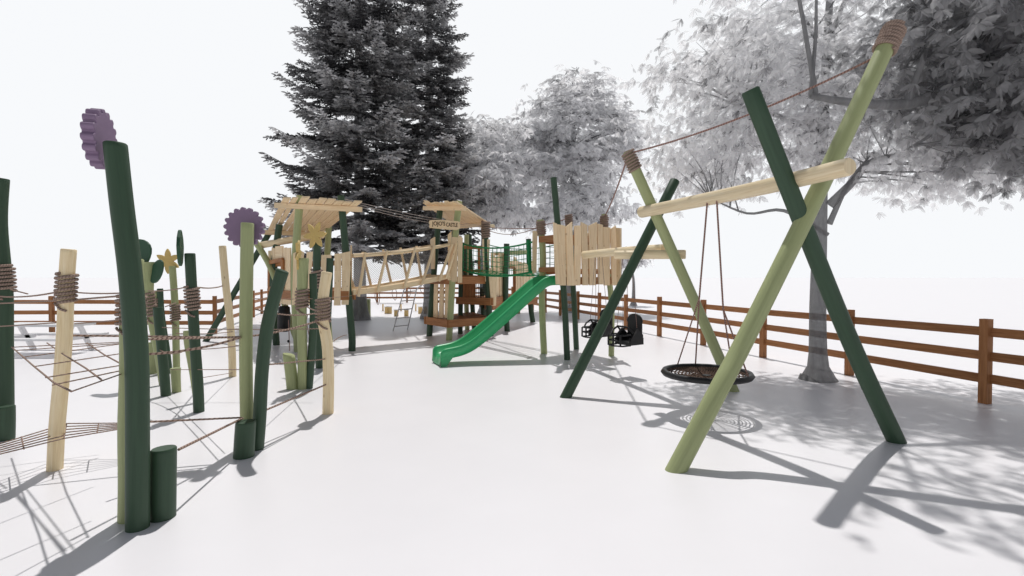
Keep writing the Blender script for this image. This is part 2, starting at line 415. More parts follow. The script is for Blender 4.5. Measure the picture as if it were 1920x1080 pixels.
# ------------------------------------------------------------------ toddler swings + beam log
LG0 = V((1.40, 9.95, 2.075)); LG1 = at(1245, 466, 7.30)
t = thing('swing_beam', 'pale log from the planked tower out to the big swing frame carrying toddler swings', 'beam', LG0)
pole3(t, 'log', [LG0, LG0.lerp(LG1, .5)+V((0, 0, .01)), LG1], .15, 'log', 20, .13)
dl = (LG1-LG0).normalized()
def cradle(pos, label):
    """toddler seat: box tub with arched backrest and a cage of bars in front; faces -x"""
    t = thing('toddler_swing', label, 'swing', pos, 'black toddler cradle swings')
    p = V(pos)
    ca, sa = math.cos(.62), math.sin(.62)
    def q(x, y, z): return p+V((x*ca-y*sa, x*sa+y*ca, z))
    mb = MB()
    mb.beam(q(-.02, 0, .02), q(.27, 0, .02), .28, .05); mb.build('seat', 'black', t)
    for s in (-1, 1):
        mb = MB()
        mb.beam(q(-.04, s*.155, .055), q(.27, s*.155, .055), .035, .11)
        mb.prism([q(-.02, s*.15, .105), q(.25, s*.15, .105), q(.25, s*.15, .16), q(.13, s*.15, .26)], V((-s*sa, s*ca, 0)), .03)
        mb.build('side_panel', 'black', t)
    mb = MB(); out = []
    for a in [math.pi*i/10 for i in range(11)]:
        out.append(q(.235, .145*math.cos(a), .36+.12*math.sin(a)))
    out += [q(.235, -.145, 0), q(.235, .145, 0)]
    mb.prism(out, V((ca, sa, 0)), .035); mb.build('backrest', 'black', t)
    for s in (-1, 1):
        MB().tube([q(.235+.0175, s*.145*math.cos(a), .36+.12*math.sin(a)) for a in [math.pi*i/10*.5 for i in range(11)]], .022, 6).build('backrest_rim', 'black', t)
    mb = MB()
    for z in (.0, .085, .17): mb.tube([q(-.02, -.15, z), q(-.20, -.15, z), q(-.265, 0, z), q(-.20, .15, z), q(-.02, .15, z)], .014, 6)
    for y in (-.13, 0, .13): mb.tube([q(-.235 if y else -.262, y, 0), q(-.235 if y else -.262, y, .17)], .016, 6)
    mb.build('front_bar', 'black', t)
    mb = MB()
    for s in (-1, 1): mb.tube([q(-.26, s*.06, .17), q(-.18, s*.08, .25), q(-.06, s*.09, .30), q(.02, s*.12, .24), q(.07, s*.15, .17)], .016, 6)
    mb.tube([q(-.06, -.09, .30), q(-.06, .09, .30)], .016, 6)
    mb.build('cage', 'black', t)
    for x, s in ((-.06, -1), (-.06, 1), (.13, -1), (.13, 1)):
        f = q(x, s*.10 if x < 0 else s*.15, .30 if x < 0 else .28)
        tt = (f.y-LG0.y)/(LG1.y-LG0.y); tt = max(0.05, min(.95, tt)); topp = LG0.lerp(LG1, tt)
        topp = V((topp.x+ (x*.4), topp.y, topp.z))
        MB().tube([f, topp], .0045, 5).build('hanging_rope', 'rope2', t)
s2 = gnd(1172, 646, .47); s1 = gnd(1116, 629, .47)
tt2 = LG0.lerp(LG1, .60); tt1 = LG0.lerp(LG1, .22)
cradle(V((tt2.x-.02, tt2.y, .54)), 'nearer black toddler swing seat beside the dark leaning leg')
cradle(V((tt1.x-.02, tt1.y, .56)), 'farther black toddler swing seat partly hidden behind the dark leg')
# ------------------------------------------------------------------ planked tower on the right (slide tower)
tA = V((1.10, 10.16, 0)); tB = V((2.07, 10.64, 0)); tC = V((1.47, 11.66, 0)); tD = V((.69, 11.0, 0))
TA = thing('play_tower', 'planked slide tower on wavy green poles at the right of the castle', 'tower', (1.3, 10.9, 0))
def tpole(t, pts, d, mat, wz=None, name='pole', turns=7):
    P = [V(p) for p in pts]; dn = (P[1]-P[0]).normalized()
    path = spline([P[0]-dn*.1]+P, 5)
    rad = [d/2]*(len(path)-1)+[d/2]
    MB().tube(path, rad, 16).build(name, mat, t)
    if wz: wrap(t, path, wz[0], wz[1], d/2, turns, (wz[1]-wz[0])/(2.1*turns), False)
    return path
tpole(TA, [tA, at(1058, 560, 10.16), at(1050, 470, 10.15), at(1038, 333, 10.1)], .125, 'dark')
tpole(TA, [tB, at(1146, 560, 10.7), at(1134, 470, 10.74), at(1133, 402, 10.8)], .12, 'light', (2.62, 2.93))
tpole(TA, [tC, at(1076, 560, 11.66), at(1066, 403, 11.66)], .125, 'dark', (2.78, 3.06))
tpole(TA, [tD, at(1016, 560, 11.0), at(1018, 480, 11.0), at(1013, 412, 11.0)], .14, 'light', (2.55, 2.85))
mb = MB()
for k in range(7):
    a = tD.lerp(tC, (k+.04)/7); b_ = tD.lerp(tC, (k+.96)/7); c = tA.lerp(tB, (k+.96)/7); d = tA.lerp(tB, (k+.04)/7)
    mb.hexa([p+V((0, 0, 1.60)) for p in (d, c, b_, a)]+[p+V((0, 0, 1.64)) for p in (d, c, b_, a)])
mb.build('deck', 'brown', TA)
for a, b_ in ((tA, tB), (tB, tC), (tC, tD), (tD, tA)):
    MB().beam(a+V((0, 0, 1.57)), b_+V((0, 0, 1.57)), .05, .15).build('deck_beam', 'brown', TA)
    if (a, b_) != (tD, tA):
        MB().beam(a+V((0, 0, 2.42)), b_+V((0, 0, 2.42)), .045, .12).build('rail', 'brown', TA)
        MB().beam(a+V((0, 0, 1.76)), b_+V((0, 0, 1.76)), .045, .10).build('rail', 'brown', TA)
lx = tD.lerp(tA, .16)
MB().beam(at(1012, 449, 10.95), at(1044, 446, 10.2), .05, .13).build('rail', 'brown', TA)
MB().beam(at(1012, 506, 10.95), at(1044, 505, 10.2), .05, .10).build('rail', 'brown', TA)
def planks(t, A, B, rows, org, scl, off=.05, th=.03, mat='plank', name='plank'):
    d = V((B[0]-A[0], B[1]-A[1], 0)).normalized(); n = V((d.y, -d.x, 0))
    if n.y > 0: n = -n
    A_ = V((A[0], A[1], 0))+n*off; B_ = A_+d
    for (x0, y0, x1, y1, x2, x3, yb, *r) in rows:
        X = lambda v: org[0]+v/scl
        Y = lambda v: org[1]+v/scl
        o_ = n*R.uniform(0, .012)
        a = onp(X(x2), Y(yb), A_+o_, B_+o_); b_ = onp(X(x3), Y(yb), A_+o_, B_+o_); c = onp(X(x1), Y(y1), A_+o_, B_+o_); dd = onp(X(x0), Y(y0), A_+o_, B_+o_)
        mb = MB(); segs = 3; prev = (a, b_)
        e = R.uniform(-.012, .012)
        for k in range(1, segs+1):
            f = k/segs; w = d*(e*math.sin(math.pi*f)) 
            l = a.lerp(dd, f)+w; rr_ = b_.lerp(c, f)+w
            mb.quad(prev[0], prev[1], rr_, l, -n, th); prev = (l, rr_)
        mb.build(name, mat, t)
A8 = (980, 320); s8 = 2.84
planks(TA, tA, tB, [(165, 275, 183, 282, 180, 199, 606), (184, 285, 227, 293, 200, 231, 611), (230, 300, 264, 272, 239, 275, 612),
    (277, 293, 312, 291, 274, 307, 611), (312, 273, 345, 290, 320, 350, 610), (353, 293, 396, 273, 357, 391, 610), (401, 282, 427, 288, 404, 436, 606),
    (429, 300, 468, 302, 434, 466, 611), (470, 310, 497, 292, 478, 509, 611)], A8, s8, .075)
planks(TA, tB, tB+V((-.30, .95, 0)), [(497, 304, 520, 306, 500, 518, 600)], A8, s8, -.03)
planks(TA, tC, tB, [(225, 340, 250, 330, 228, 252, 600), (340, 330, 372, 345, 345, 372, 602)], A8, s8, -.02)
planks(TA, (.50, 10.98), (.9, 10.98), [(53, 320, 80, 322, 52, 74, 545)], A8, s8, .02)
def net(t, c00, c10, c11, c01, nu, nv, r, mat, name='net', sagz=0, border=0):
    c00, c10, c11, c01 = map(V, (c00, c10, c11, c01)); mb = MB()
    def P(u, v): 
        p = c00.lerp(c10, u).lerp(c01.lerp(c11, u), v); return p-V((0, 0, sagz*4*u*(1-u)))
    for i in range(nu+1):
        mb.tube([P(i/nu, k/4) for k in range(5)], r if 0 < i < nu or not border else border, 5, False)
    for j in range(nv+1):
        mb.tube([P(k/10, j/nv) for k in range(11)], r if 0 < j < nv or not border else border, 5, False)
    return mb.build(name, mat, t)
net(TA, tD+V((.02, .02, 1.8)), tC+V((0, 0, 1.8)), tC+V((0, 0, 2.42)), tD+V((0.02, .02, 2.42)), 7, 5, .006, 'dark', 'net_panel')
# slide
SL = thing('slide', 'green plastic slide running down to the left from the planked tower', 'slide', (.88, 10.58, 0))
dirs = V((-.915, -.403, 0)); sd = V((.403, -.915, 0))
prof_z = [(0, 1.585), (.2, 1.58), (.34, 1.545), (.48, 1.45), (.9, 1.12), (1.3, .80), (1.65, .53), (1.85, .395), (2.0, .32), (2.15, .275), (2.35, .245), (2.42, .235)]
path = spline([V((.88, 10.58, 0))+dirs*s+V((0, 0, z)) for s, z in prof_z], 3)
pr = [(-.27, -.10), (-.30, .03), (-.29, .085), (-.262, .095), (-.235, .065), (-.20, -.03), (-.10, -.055), (-.012, -.06), (0, -.052), (.012, -.06), (.10, -.055), (.20, -.03), (.235, .065), (.262, .095), (.29, .085), (.30, .03), (.27, -.10),
      (.255, -.10), (.28, .03), (.262, .075), (.21, -.055), (0, -.08), (-.21, -.055), (-.262, .075), (-.28, .03), (-.255, -.10)]
mb = MB(); K = len(pr)
rows = [(p, 1.0) for p in path]
for i, p in enumerate(path):
    tg = (path[min(i+1, len(path)-1)]-path[max(i-1, 0)]).normalized(); nr = sd.cross(tg).normalized()
    if nr.z < 0: nr = -nr
    for (u, h) in pr: mb.v.append(p+sd*u+nr*h)
e = path[-1]
for (dx, dz, sc_) in ((.05, -.02, 1), (.085, -.07, 1), (.095, -.19, 1)):
    for (u, h) in pr:
        hh = h if h > -.09 else -.10
        z = max(e.z+dz+hh*(1 if dz > -.1 else .3), .004)
        mb.v.append(V((e.x, e.y, 0))+dirs*dx+sd*u+V((0, 0, z)))
nr_ = len(path)+3
for i in range(nr_-1):
    for j in range(K):
        j2 = (j+1) % K
        mb.face([i*K+j, i*K+j2, (i+1)*K+j2, (i+1)*K+j], [(0, 0)]*4, True)
mb.build('chute', 'slide', SL)
# side legs of the foot
mb = MB()
for s in (-1, 1):
    a = V((.88, 10.58, 0))+dirs*2.2+sd*s*.268; b_ = a+dirs*.30
    mb.prism([a+V((0, 0, .26)), b_+V((0, 0, .22)), b_+V((0, 0, 0)), a+dirs*.20], sd*s, .014)
mb.build('foot', 'slide', SL)
# ------------------------------------------------------------------ middle castle tower
TM = thing('play_tower', 'middle castle tower with a fan roof and several brown decks', 'tower', (-1.5, 14.2, 0))
m1 = gnd(805, 630); m2 = gnd(842, 638); m3 = gnd(863, 626); m4 = gnd(920, 630); m5 = gnd(876, 618); m6 = V((-1.0, 15.9, 0)); m7 = gnd(889, 617)
tpole(TM, [m1, at(812, 530, m1.y), at(817, 470, m1.y), at(825, 392, m1.y)], .17, 'dark')
tpole(TM, [m2, at(848, 530, m2.y), at(853, 450, m2.y), at(861, 377, m2.y)], .165, 'light')
tpole(TM, [m3, at(864, 540, m3.y), at(866, 470, m3.y)], .14, 'dark')
tpole(TM, [m4, at(915, 540, m4.y), at(911, 470, m4.y), at(911, 418, m4.y)], .16, 'dark', (2.75, 3.2))
tpole(TM, [m5, at(874, 540, m5.y), at(875, 440, m5.y)], .15, 'light')
tpole(TM, [m7, at(885, 560, m7.y), at(880, 440, m7.y)], .15, 'dark')
tpole(TM, [gnd(908, 622), at(903, 540, 15.4)], .14, 'dark')
def deck(t, corners, z, th=.17, mat='brown', boards=8, ext=.1):
    cs = [V((p.x, p.y, 0)) for p in corners]; k = len(cs)
    mb = MB()
    for i in range(boards):
        f0 = (i+.03)/boards; f1 = (i+.97)/boards
        a = cs[0].lerp(cs[3], f0); b_ = cs[1].lerp(cs[2], f0); c = cs[1].lerp(cs[2], f1); d = cs[0].lerp(cs[3], f1)
        mb.hexa([p+V((0, 0, z)) for p in (a, b_, c, d)]+[p+V((0, 0, z+.035)) for p in (a, b_, c, d)])
    mb.build('deck', mat, t)
    cen = sum(cs, V((0, 0, 0)))/k
    for i in range(k):
        a = cs[i]; b_ = cs[(i+1) % k]; d = (b_-a).normalized(); n = V((d.y, -d.x, 0))
        if n.dot(a-cen) < 0: n = -n
        MB().beam(a+n*.085-d*ext+V((0, 0, z-.06)), b_+n*.085+d*ext+V((0, 0, z-.06)), .045, .20).build('deck_beam', mat, t)
q2 = V((-.72, 14.2, 0)); q3 = V((-1.3, 16.0, 0))
deck(TM, [m1, m2, q2, q3], .50)
deck(TM, [m3+V((.02, 0, 0)), m4+V((-.02, -.1, 0)), m4+V((.25, 1.4, 0)), m3+V((.3, 1.5, 0))], 1.03)
deck(TM, [m1+V((.05, .1, 0)), m2+V((.05, .1, 0)), m4+V((-.15, .1, 0)), q3], 1.62)
C7 = (780, 360); s7 = 3.6
planks(TM, m2, m2+V((1, .05, 0)), [(214, 290, 240, 262, 214, 238, 596), (243, 303, 283, 306, 240, 278, 606), (285, 290, 316, 310, 282, 312, 613)], C7, s7, .10)
planks(TM, m1, m2, [(96, 320, 124, 303, 98, 122, 520)], C7, s7, .10)
planks(TM, m4, m4+V((1, 0, 0)), [(446, 318, 500, 320, 460, 490, 604)], C7, s7, .06)
planks(TM, m4, m4+V((1, .6, 0)), [(492, 520, 520, 505, 512, 538, 768), (524, 515, 548, 530, 520, 541, 766)], C7, s7, .14)
planks(TM, m1, m2, [(122, 612, 146, 612, 116, 142, 848), (160, 612, 184, 612, 153, 182, 850), (196, 612, 216, 612, 192, 214, 850), (225, 612, 238, 612, 223, 236, 850)], C7, s7, -.06, name='slat')
MB().beam(onp(815, 566, m1, m2)+V((0, .2, 0)), onp(842, 566, m1, m2)+V((0, .2, 0)), .03, .07).build('slat_rail', 'brown', TM)
MB().beam(onp(815, 548, m1, m2)+V((0, .2, 0)), onp(842, 548, m1, m2)+V((0, .2, 0)), .03, .07).build('slat_rail', 'brown', TM)
# brown boarded panel and bar grid between the upper and the middle deck
planks(TM, m3, m4, [(316+i*12, 562, 327+i*12, 562, 316+i*12, 327+i*12, 716) for i in range(7)], C7, s7, .03, mat='brown', name='panel_board')
MB().beam(onp(865, 522, m3, m4)-V((0, .10, 0)), onp(912, 522, m3, m4)-V((0, .10, 0)), .04, .17).build('deck_beam', 'brown', TM)
a = onp(894, 529, m3, m4); b_ = onp(917, 529, m3, m4); c = onp(917, 558, m3, m4); d = onp(894, 558, m3, m4)
net(TM, d, c, b_, a, 7, 3, .010, 'black', 'bar_grid')
MB().beam(at(868, 464, 14.9), at(905, 464, 14.6), .05, .10).build('rail', 'brown', TM)
MB().beam(at(868, 508, 14.9), at(905, 508, 14.6), .05, .08).build('rail', 'brown', TM)
tpole(TM, [at(872, 540, 15.4), at(872, 465, 15.4)], .13, 'dark', name='rail_post')
tpole(TM, [at(898, 520, 15.4), at(898, 462, 15.4)], .08, 'brown', name='rail_post')
# roof of the middle tower
def roof(t, H1, H2, L1, L2, over, n, mat='plank', th=.03, jag=.12, beamH=None, beamL=None, jl=.06, gap=None):
    H1, H2, L1, L2 = map(V, (H1, H2, L1, L2)); mb = MB()
    nrm = (H2-H1).cross(L1-H1).normalized()
    if nrm.z < 0: nrm = -nrm
    cuts = [i/n for i in range(n+1)]
    for i in range(n):
        f0 = cuts[i]+.004; f1 = cuts[i+1]-.008
        if gap is not None and i == gap: f1 -= .025
        a = L1.lerp(L2, f0); b_ = L1.lerp(L2, f1); c = H1.lerp(H2, f1); d = H1.lerp(H2, f0)
        o1 = over+R.uniform(-jag, jag)*.5; o0 = R.uniform(0, jl)
        up = (d-a).normalized()
        lift = nrm*R.uniform(0, .012)
        a = a-up*o0; b_ = b_-up*(o0+R.uniform(-.02, .02)); c = c+up*(o1+R.uniform(-.05, .05)); d = d+up*o1
        mb.quad(a+lift, b_+lift, c+lift, d+lift, nrm, th)
    r = mb.build('roof', mat, t)
    e = (H2-H1).normalized()
    MB().beam(H1-e*.12-nrm*.055, H2+e*.12-nrm*.055, .05, .11).build('roof_beam', 'plank', t)
    e = (L2-L1).normalized()
    MB().beam(L1-e*.12-nrm*.055, L2+e*.12-nrm*.055, .05, .11).build('roof_beam', 'plank', t)
roof(TM, at(800, 387, 14.2), at(868, 387, 13.1), at(850, 423, 15.8), at(913, 417, 14.6), .30, 9, jag=.22)
tpole(TM, [at(908, 424, 14.4), at(926, 424, 14.6)], .10, 'log', name='roof_beam')
# rear wing of the castle
TR = thing('play_tower', 'rear wing of the castle with a brown window frame in its plank wall', 'tower', (.2, 16.8, 0))
r0 = V((-.62, 14.75, 0)); r1 = V((.80, 18.6, 0)); r2 = V((-.5, 19.2, 0))
rp = [gnd(951, 621), gnd(999, 604), gnd(972, 588), V((-.9, 17.2, 0))]
tpole(TR, [rp[0], at(948, 560, rp[0].y), at(950, 457, rp[0].y)], .17, 'dark')
tpole(TR, [rp[1], at(994, 560, rp[1].y), at(991, 448, rp[1].y)], .19, 'dark')
tpole(TR, [rp[2], at(972, 500, rp[2].y)], .17, 'light')
tpole(TR, [rp[3], rp[3]+V((0, 0, 2.2))], .17, 'dark')
dd = (r1-r0); L_ = dd.length; dn = dd.normalized(); nn = V((dn.y, -dn.x, 0))
if nn.x < 0: nn = -nn
deck(TR, [r0, r1, r1+V((-1.0, .5, 0)), r0+V((-.3, 1.6, 0))], .86)
k = 13
for i in range(k):
    s0 = (i+.08)/k*L_; s1 = (i+.9)/k*L_
    ztop = 2.35-.25*i/k+R.uniform(-.1, .12); zb = .74+R.uniform(-.04, .04)
    if 3 <= i <= 5:
        for za, zb_ in ((zb, 1.08), (1.92, ztop)):
            MB().quad(r0+dn*s0+V((0, 0, za)), r0+dn*s1+V((0, 0, za)), r0+dn*s1+V((0, 0, zb_+(R.uniform(-.05, .05) if zb_ > 1.9 else 0))), r0+dn*s0+V((0, 0, zb_)), nn, .03).build('plank', 'plank', TR)
    else:
        l = R.uniform(-.03, .03)
        MB().quad(r0+dn*s0+V((0, 0, zb)), r0+dn*s1+V((0, 0, zb)), r0+dn*(s1+l)+V((0, 0, ztop+R.uniform(-.06, .06))), r0+dn*(s0+l)+V((0, 0, ztop)), nn, .03).build('plank', 'plank', TR)
wf = MB(); s0 = 3/k*L_; s1 = 6/k*L_
for a, b_ in (((s0, 1.05), (s0, 1.95)), ((s1, 1.05), (s1, 1.95))):
    wf.beam(r0+nn*.045+dn*a[0]+V((0, 0, a[1])), r0+nn*.045+dn*b_[0]+V((0, 0, b_[1])), .05, .09, nn)
for z in (1.05, 1.95): wf.beam(r0+nn*.045+dn*(s0-.04)+V((0, 0, z)), r0+nn*.045+dn*(s1+.04)+V((0, 0, z)), .045, .09)
wf.build('window_frame', 'brown', TR)
MB().beam(at(955, 474, 17.5), at(992, 473, 18.3), .08, .16).build('rail', 'light', TR)
MB().beam(at(925, 476, 15.6), at(950, 476, 16.2), .08, .10).build('rail', 'plank', TR)
# sign
SG = thing('name_sign', 'routed wooden castle name board hung below the fan roof', 'sign', at(834, 422, 13.0))
c = at(834, 421.5, 12.98)
X = V((1, -.06, 0)).normalized(); Z = V((0, 0, 1))
ol = [(-.40, .02), (-.395, .10), (-.33, .122), (.0, .115), (.34, .085), (.385, .06), (.37, .02), (.395, -.03), (.375, -.10), (.30, -.135), (.05, -.118), (-.30, -.085), (-.385, -.075), (-.40, -.03), (-.375, 0)]
MB().prism(cutter(ol, c, X, Z), V((0, -1, 0)), .03).build('board', 'plank', SG)
def text(t, body, w, h, cpos, mat, right=X, name='lettering', tilt=0):
    cu = bpy.data.curves.new('lettering', 'FONT'); cu.body = body; cu.extrude = .004; cu.offset = .012; cu.align_x = 'CENTER'; cu.align_y = 'CENTER'
    ob = bpy.data.objects.new('tmp', cu); C.objects.link(ob); bpy.context.view_layer.update()
    me = bpy.data.meshes.new_from_object(ob.evaluated_get(bpy.context.evaluated_depsgraph_get())); bpy.data.objects.remove(ob)
    xs = [v.co.x for v in me.vertices]; ys = [v.co.y for v in me.vertices]
    sx = w/(max(xs)-min(xs)); sy = h/(max(ys)-min(ys)); mx = (max(xs)+min(xs))/2; my = (max(ys)+min(ys))/2
    n = right.cross(V((0, 0, 1)))
    for v in me.vertices:
        x = (v.co.x-mx)*sx; y = (v.co.y-my)*sy; z = v.co.z
        v.co = cpos+right*x+V((0, 0, 1))*(y+x*tilt)+n*(z*1.0)-t['_o']
    me.materials.clear(); me.materials.append(M[mat]); o = bpy.data.objects.new(name, me); C.objects.link(o); o.parent = t['_e']; return o
text(SG, "JOJO'S", .34, .135, c+X*-.155+V((0, -.034, .015)), 'letter', tilt=-.03)
text(SG, "CASTLE", .29, .10, c+X*.185+V((0, -.034, -.005)), 'letter', tilt=-.05)
# ------------------------------------------------------------------ left tower
TL = thing('play_tower', 'left castle tower with a sloping plank roof above leaning green poles', 'tower', (-4.6, 12, 0))
fl = V((-4.72, 11.25, 0)); fr = gnd(660, 658); rl = V((-5.72, 12.4, 0)); rr0 = V((-4.62, 12.95, 0))
tpole(TL, [fr, at(660, 630, fr.y), at(654, 560, fr.y), at(648, 470, fr.y), at(639, 367, fr.y)], .155, 'dark')
tpole(TL, [fl, at(553, 560, fl.y), at(554, 480, fl.y), at(563, 367, fl.y)], .16, 'light')
tpole(TL, [rl, at(512, 540, rl.y), at(516, 480, rl.y), at(524, 421, rl.y)], .16, 'dark')
tpole(TL, [rr0, at(612, 540, rr0.y), at(617, 415, rr0.y)], .15, 'light')
deck(TL, [fl, fr, rr0, rl], 1.30, ext=-.04)
for z in (1.95,):
    for a, b_ in ((rl, fl), (fl, fr), (rl, rr0)):
        MB().beam(a+V((0, 0, z)), b_+V((0, 0, z)), .045, .10).build('rail', 'brown', TL)
L5 = (480, 340); s5 = 3.857
planks(TL, fl, fr, [(268, 520, 305, 505, 258, 290, 895), (318, 500, 345, 512, 308, 330, 892), (366, 512, 410, 508, 352, 388, 896), (472, 533, 545, 530, 470, 520, 890),
    (567, 525, 614, 520, 563, 610, 898), (617, 520, 682, 505, 617, 668, 893)], L5, s5, .10)
planks(TL, fr+V((-.02, 0, 0)), fr+V((1, .02, 0)), [(682, 462, 692, 462, 682, 692, 850)], L5, s5, .0)
planks(TL, rl, fl, [(88, 502, 111, 500, 88, 112, 790), (113, 478, 135, 485, 112, 133, 585), (138, 470, 190, 466, 136, 190, 585), (192, 480, 216, 478, 192, 217, 890), (218, 482, 246, 480, 218, 250, 893), (136, 770, 160, 770, 136, 160, 885), (162, 770, 190, 770, 162, 190, 885)], L5, s5, .08)
n_l = V((-.73, -.68, 0)); A_ = rl+n_l*.12; B_ = fl+n_l*.12
wf = MB()
W4 = [onp(505, 492, A_, B_), onp(530, 487, A_, B_), onp(530, 541, A_, B_), onp(505, 541, A_, B_)]
for i in range(4): wf.beam(W4[i], W4[(i+1) % 4], .05, .09, V((0, 0, 1)) if i % 2 == 0 else V((.73, -.6, 0)))
wf.build('window_frame', 'brown', TL)
roof(TL, at(526, 381, 11.15), at(669, 388, 11.2), at(502, 432, 12.9), at(608, 436, 13.3), .36, 9, jag=.14, gap=1)
# small things under the tower: hanging pendulum bag, beaded climbing net
t2f = V((-7.72, 12.95, 0))
SF = thing('swing_frame', 'smaller rear swing frame with crossed green poles left of the castle', 'swing frame', (-6.6, 12.8, 0))
a0 = gnd(386, 640); pole3(SF, 'leg', [footed(a0, at(510, 430, a0.y)), a0, at(510, 428, a0.y-.1)], .15, 'dark', 16, .14)
a1 = gnd(560, 648, 0); pole3(SF, 'leg', [footed(a1, at(478, 452, 12.4)), a1, at(511, 510, 12.35), at(474, 446, 12.4)], .14, 'light', 16)
pole3(SF, 'beam', [at(488, 460, 12.5), at(545, 450, 12.3), at(606, 441, 12.2)], .16, 'log', 18)
PD = thing('pendulum_swing', 'tall black rubber bag swing hanging under the left tower', 'swing', at(532, 600, 12.0))
b0 = at(532, 620, 11.9); b1 = at(533, 576, 11.9)
MB().tube([b0-V((0, 0, .02)), b0, b0.lerp(b1, .5), b1, b1+V((0, 0, .03))], [.10, .135, .14, .125, .08], 16).build('bag', 'black', PD)
MB().tube([b1+V((0, 0, .12))+V((.1*math.cos(a), .02, .05*math.sin(a))) for a in [2*math.pi*i/14 for i in range(15)]], .016, 6).build('ring', 'black', PD)
MB().tube([b1, b1+V((0, .1, 1.3))], .012, 6).build('hanging_rope', 'rope2', PD)
BN = thing('climbing_net', 'beaded rope climbing net hanging beneath the left tower', 'net', at(580, 640, 10.4))
mb = MB(); bd = MB()
for (x0, y0, x1, y1) in ((571, 588, 573, 680), (541, 600, 543, 658), (594, 590, 592, 672), (571, 588, 580, 630), (577, 590, 572, 612)):
    mb.tube([at(x0, y0, 10.3), at(x1, y1, 10.3)], .008, 6)
for (x, y, r_) in ((572, 590, .016), (571, 626, .026), (541, 640, .03), (594, 602, .02), (594, 618, .018), (594, 634, .018), (591, 646, .02)):
    bd.sphere(at(x, y, 10.28), r_, 8)
mb.build('rope', 'rope2', BN); bd.build('bead', 'black', BN)
# ------------------------------------------------------------------ plank bridge
BR = thing('footbridge', 'pale plank footbridge with slanted balusters between the left and middle towers', 'bridge', (-3, 12.5, 0))
def side(pl0, pl1, Yl, Yr, bal, nm):
    def lo(f): return at(pl0[0]+(pl1[0]-pl0[0])*f, 0, Yl+(Yr-Yl)*f)
    R0 = at(662, 478, Yl); R1 = at(842, 457, Yr); D0 = at(664, 549, Yl); D1 = at(842, 516, Yr)
    return R0, R1, D0, D1
Yl, Yr = 11.35, 13.15
R0 = at(662, 479, Yl); R1 = at(843, 458.5, Yr); D0 = at(662, 548, Yl); D1 = at(843, 517, Yr)
off = V((.30, .75, 0)).normalized(); off = V((-(R1-R0).y, (R1-R0).x, 0)).normalized()*.85
if off.y < 0: off = -off
for k_, o_ in enumerate((V((0, 0, 0)), off)):
    pth = [R0.lerp(R1, i/8)+o_-V((0, 0, .05*4*(i/8)*(1-i/8))) for i in range(9)]
    MB().tube(pth, .042, 12).build('handrail', 'plank', BR)
    pth2 = [D0.lerp(D1, i/8)+o_-V((0, 0, .05*4*(i/8)*(1-i/8))) for i in range(9)]
    m_ = MB()
    for a, b_ in zip(pth2, pth2[1:]): m_.beam(a, b_, .05, .12)
    m_.build('side_beam', 'plank', BR)
bal = [(672, 685, 473, 556), (707, 726, 470, 548), (758, 779, 464, 540), (790, 814, 461, 534), (823, 848, 458, 527), (836, 856, 456, 522)]
AA = R0; BB = R1; cn = V(((BB-AA).y, -(BB-AA).x, 0)).normalized(); cn = cn if cn.y < 0 else -cn
for (xb, xt, yt, yb) in bal:
    A_ = V((AA.x, AA.y, 0))+cn*.055; B_ = V((BB.x, BB.y, 0))+cn*.055
    b_ = onp(xb, yb, A_, B_); tpp = onp(xt, yt, A_, B_)
    MB().tube([b_, b_.lerp(tpp, .5)+V((R.uniform(-.015, .015), 0, 0)), tpp], [.036, .034, .032], 8).build('baluster', 'plank', BR)
for f0, f1 in ((.18, .08), (.35, .26), (.56, .47), (.74, .66), (.9, .84)):
    b_ = D0.lerp(D1, f0)+off-cn*.05; tpp = R0.lerp(R1, f1)+off-cn*.05+V((0, 0, .04))
    MB().tube([b_-V((0, 0, .06)), tpp], [.036, .032], 8).build('baluster', 'plank', BR)
mb = MB()
for i in range(22):
    f0 = (i+.05)/22; f1 = (i+.9)/22; s_ = lambda f: V((0, 0, .05*4*f*(1-f)))
    a = D0.lerp(D1, f0)-s_(f0); b_ = D0.lerp(D1, f1)-s_(f1)
    mb.hexa([a-cn*.03, b_-cn*.03, b_+off, a+off, a-cn*.03+V((0, 0, .03)), b_-cn*.03+V((0, 0, .03)), b_+off+V((0, 0, .03)), a+off+V((0, 0, .03))])
mb.build('deck', 'plank', BR)
for f in (.12, .3, .55, .72):
    p = D0.lerp(D1, f)+V((0, 0, -.05)); MB().tube([p+off*.98+V((R.uniform(-.05,.05), 0, -.0)), p+off*.98+V((0, 0, -.28))], .03, 6).build('cross_beam', 'plank', BR) if False else None
def mesh_net(t, a, b_, c, d, step=.055, r=.0028):
    """diamond wire mesh on quad a,b (bottom) c,d (top)"""
    a, b_, c, d = map(V, (a, b_, c, d)); mb = MB(); w = (b_-a).length; h = (d-a).length
    def P(x, y): u = x/w; v = y/h; return a.lerp(b_, u).lerp(d.lerp(c, u), v)
    nrm = (b_-a).cross(d-a).normalized()
    for sgn in (1, -1):
        x = -h
        while x < w:
            x0, y0, x1, y1 = x, 0, x+h, h
            if x0 < 0: y0 = -x0; x0 = 0
            if x1 > w: y1 -= x1-w; x1 = w
            if x1 > x0:
                if sgn < 0: q0 = (x0, h-y0); q1 = (x1, h-y1)
                else: q0 = (x0, y0); q1 = (x1, y1)
                p = P(*q0); q = P(*q1); s_ = (q-p).normalized().cross(nrm)*r
                o = len(mb.v); mb.v += [p-s_, p+s_, q+s_, q-s_, p+nrm*r, q+nrm*r]
                mb.face((o, o+3, o+5, o+4), [(0, 0)]*4); mb.face((o+1, o+4, o+5, o+2), [(0, 0)]*4); mb.face((o, o+1, o+2, o+3), [(0, 0)]*4)
            x += step
    return mb.build('wire_mesh', 'wire', t)
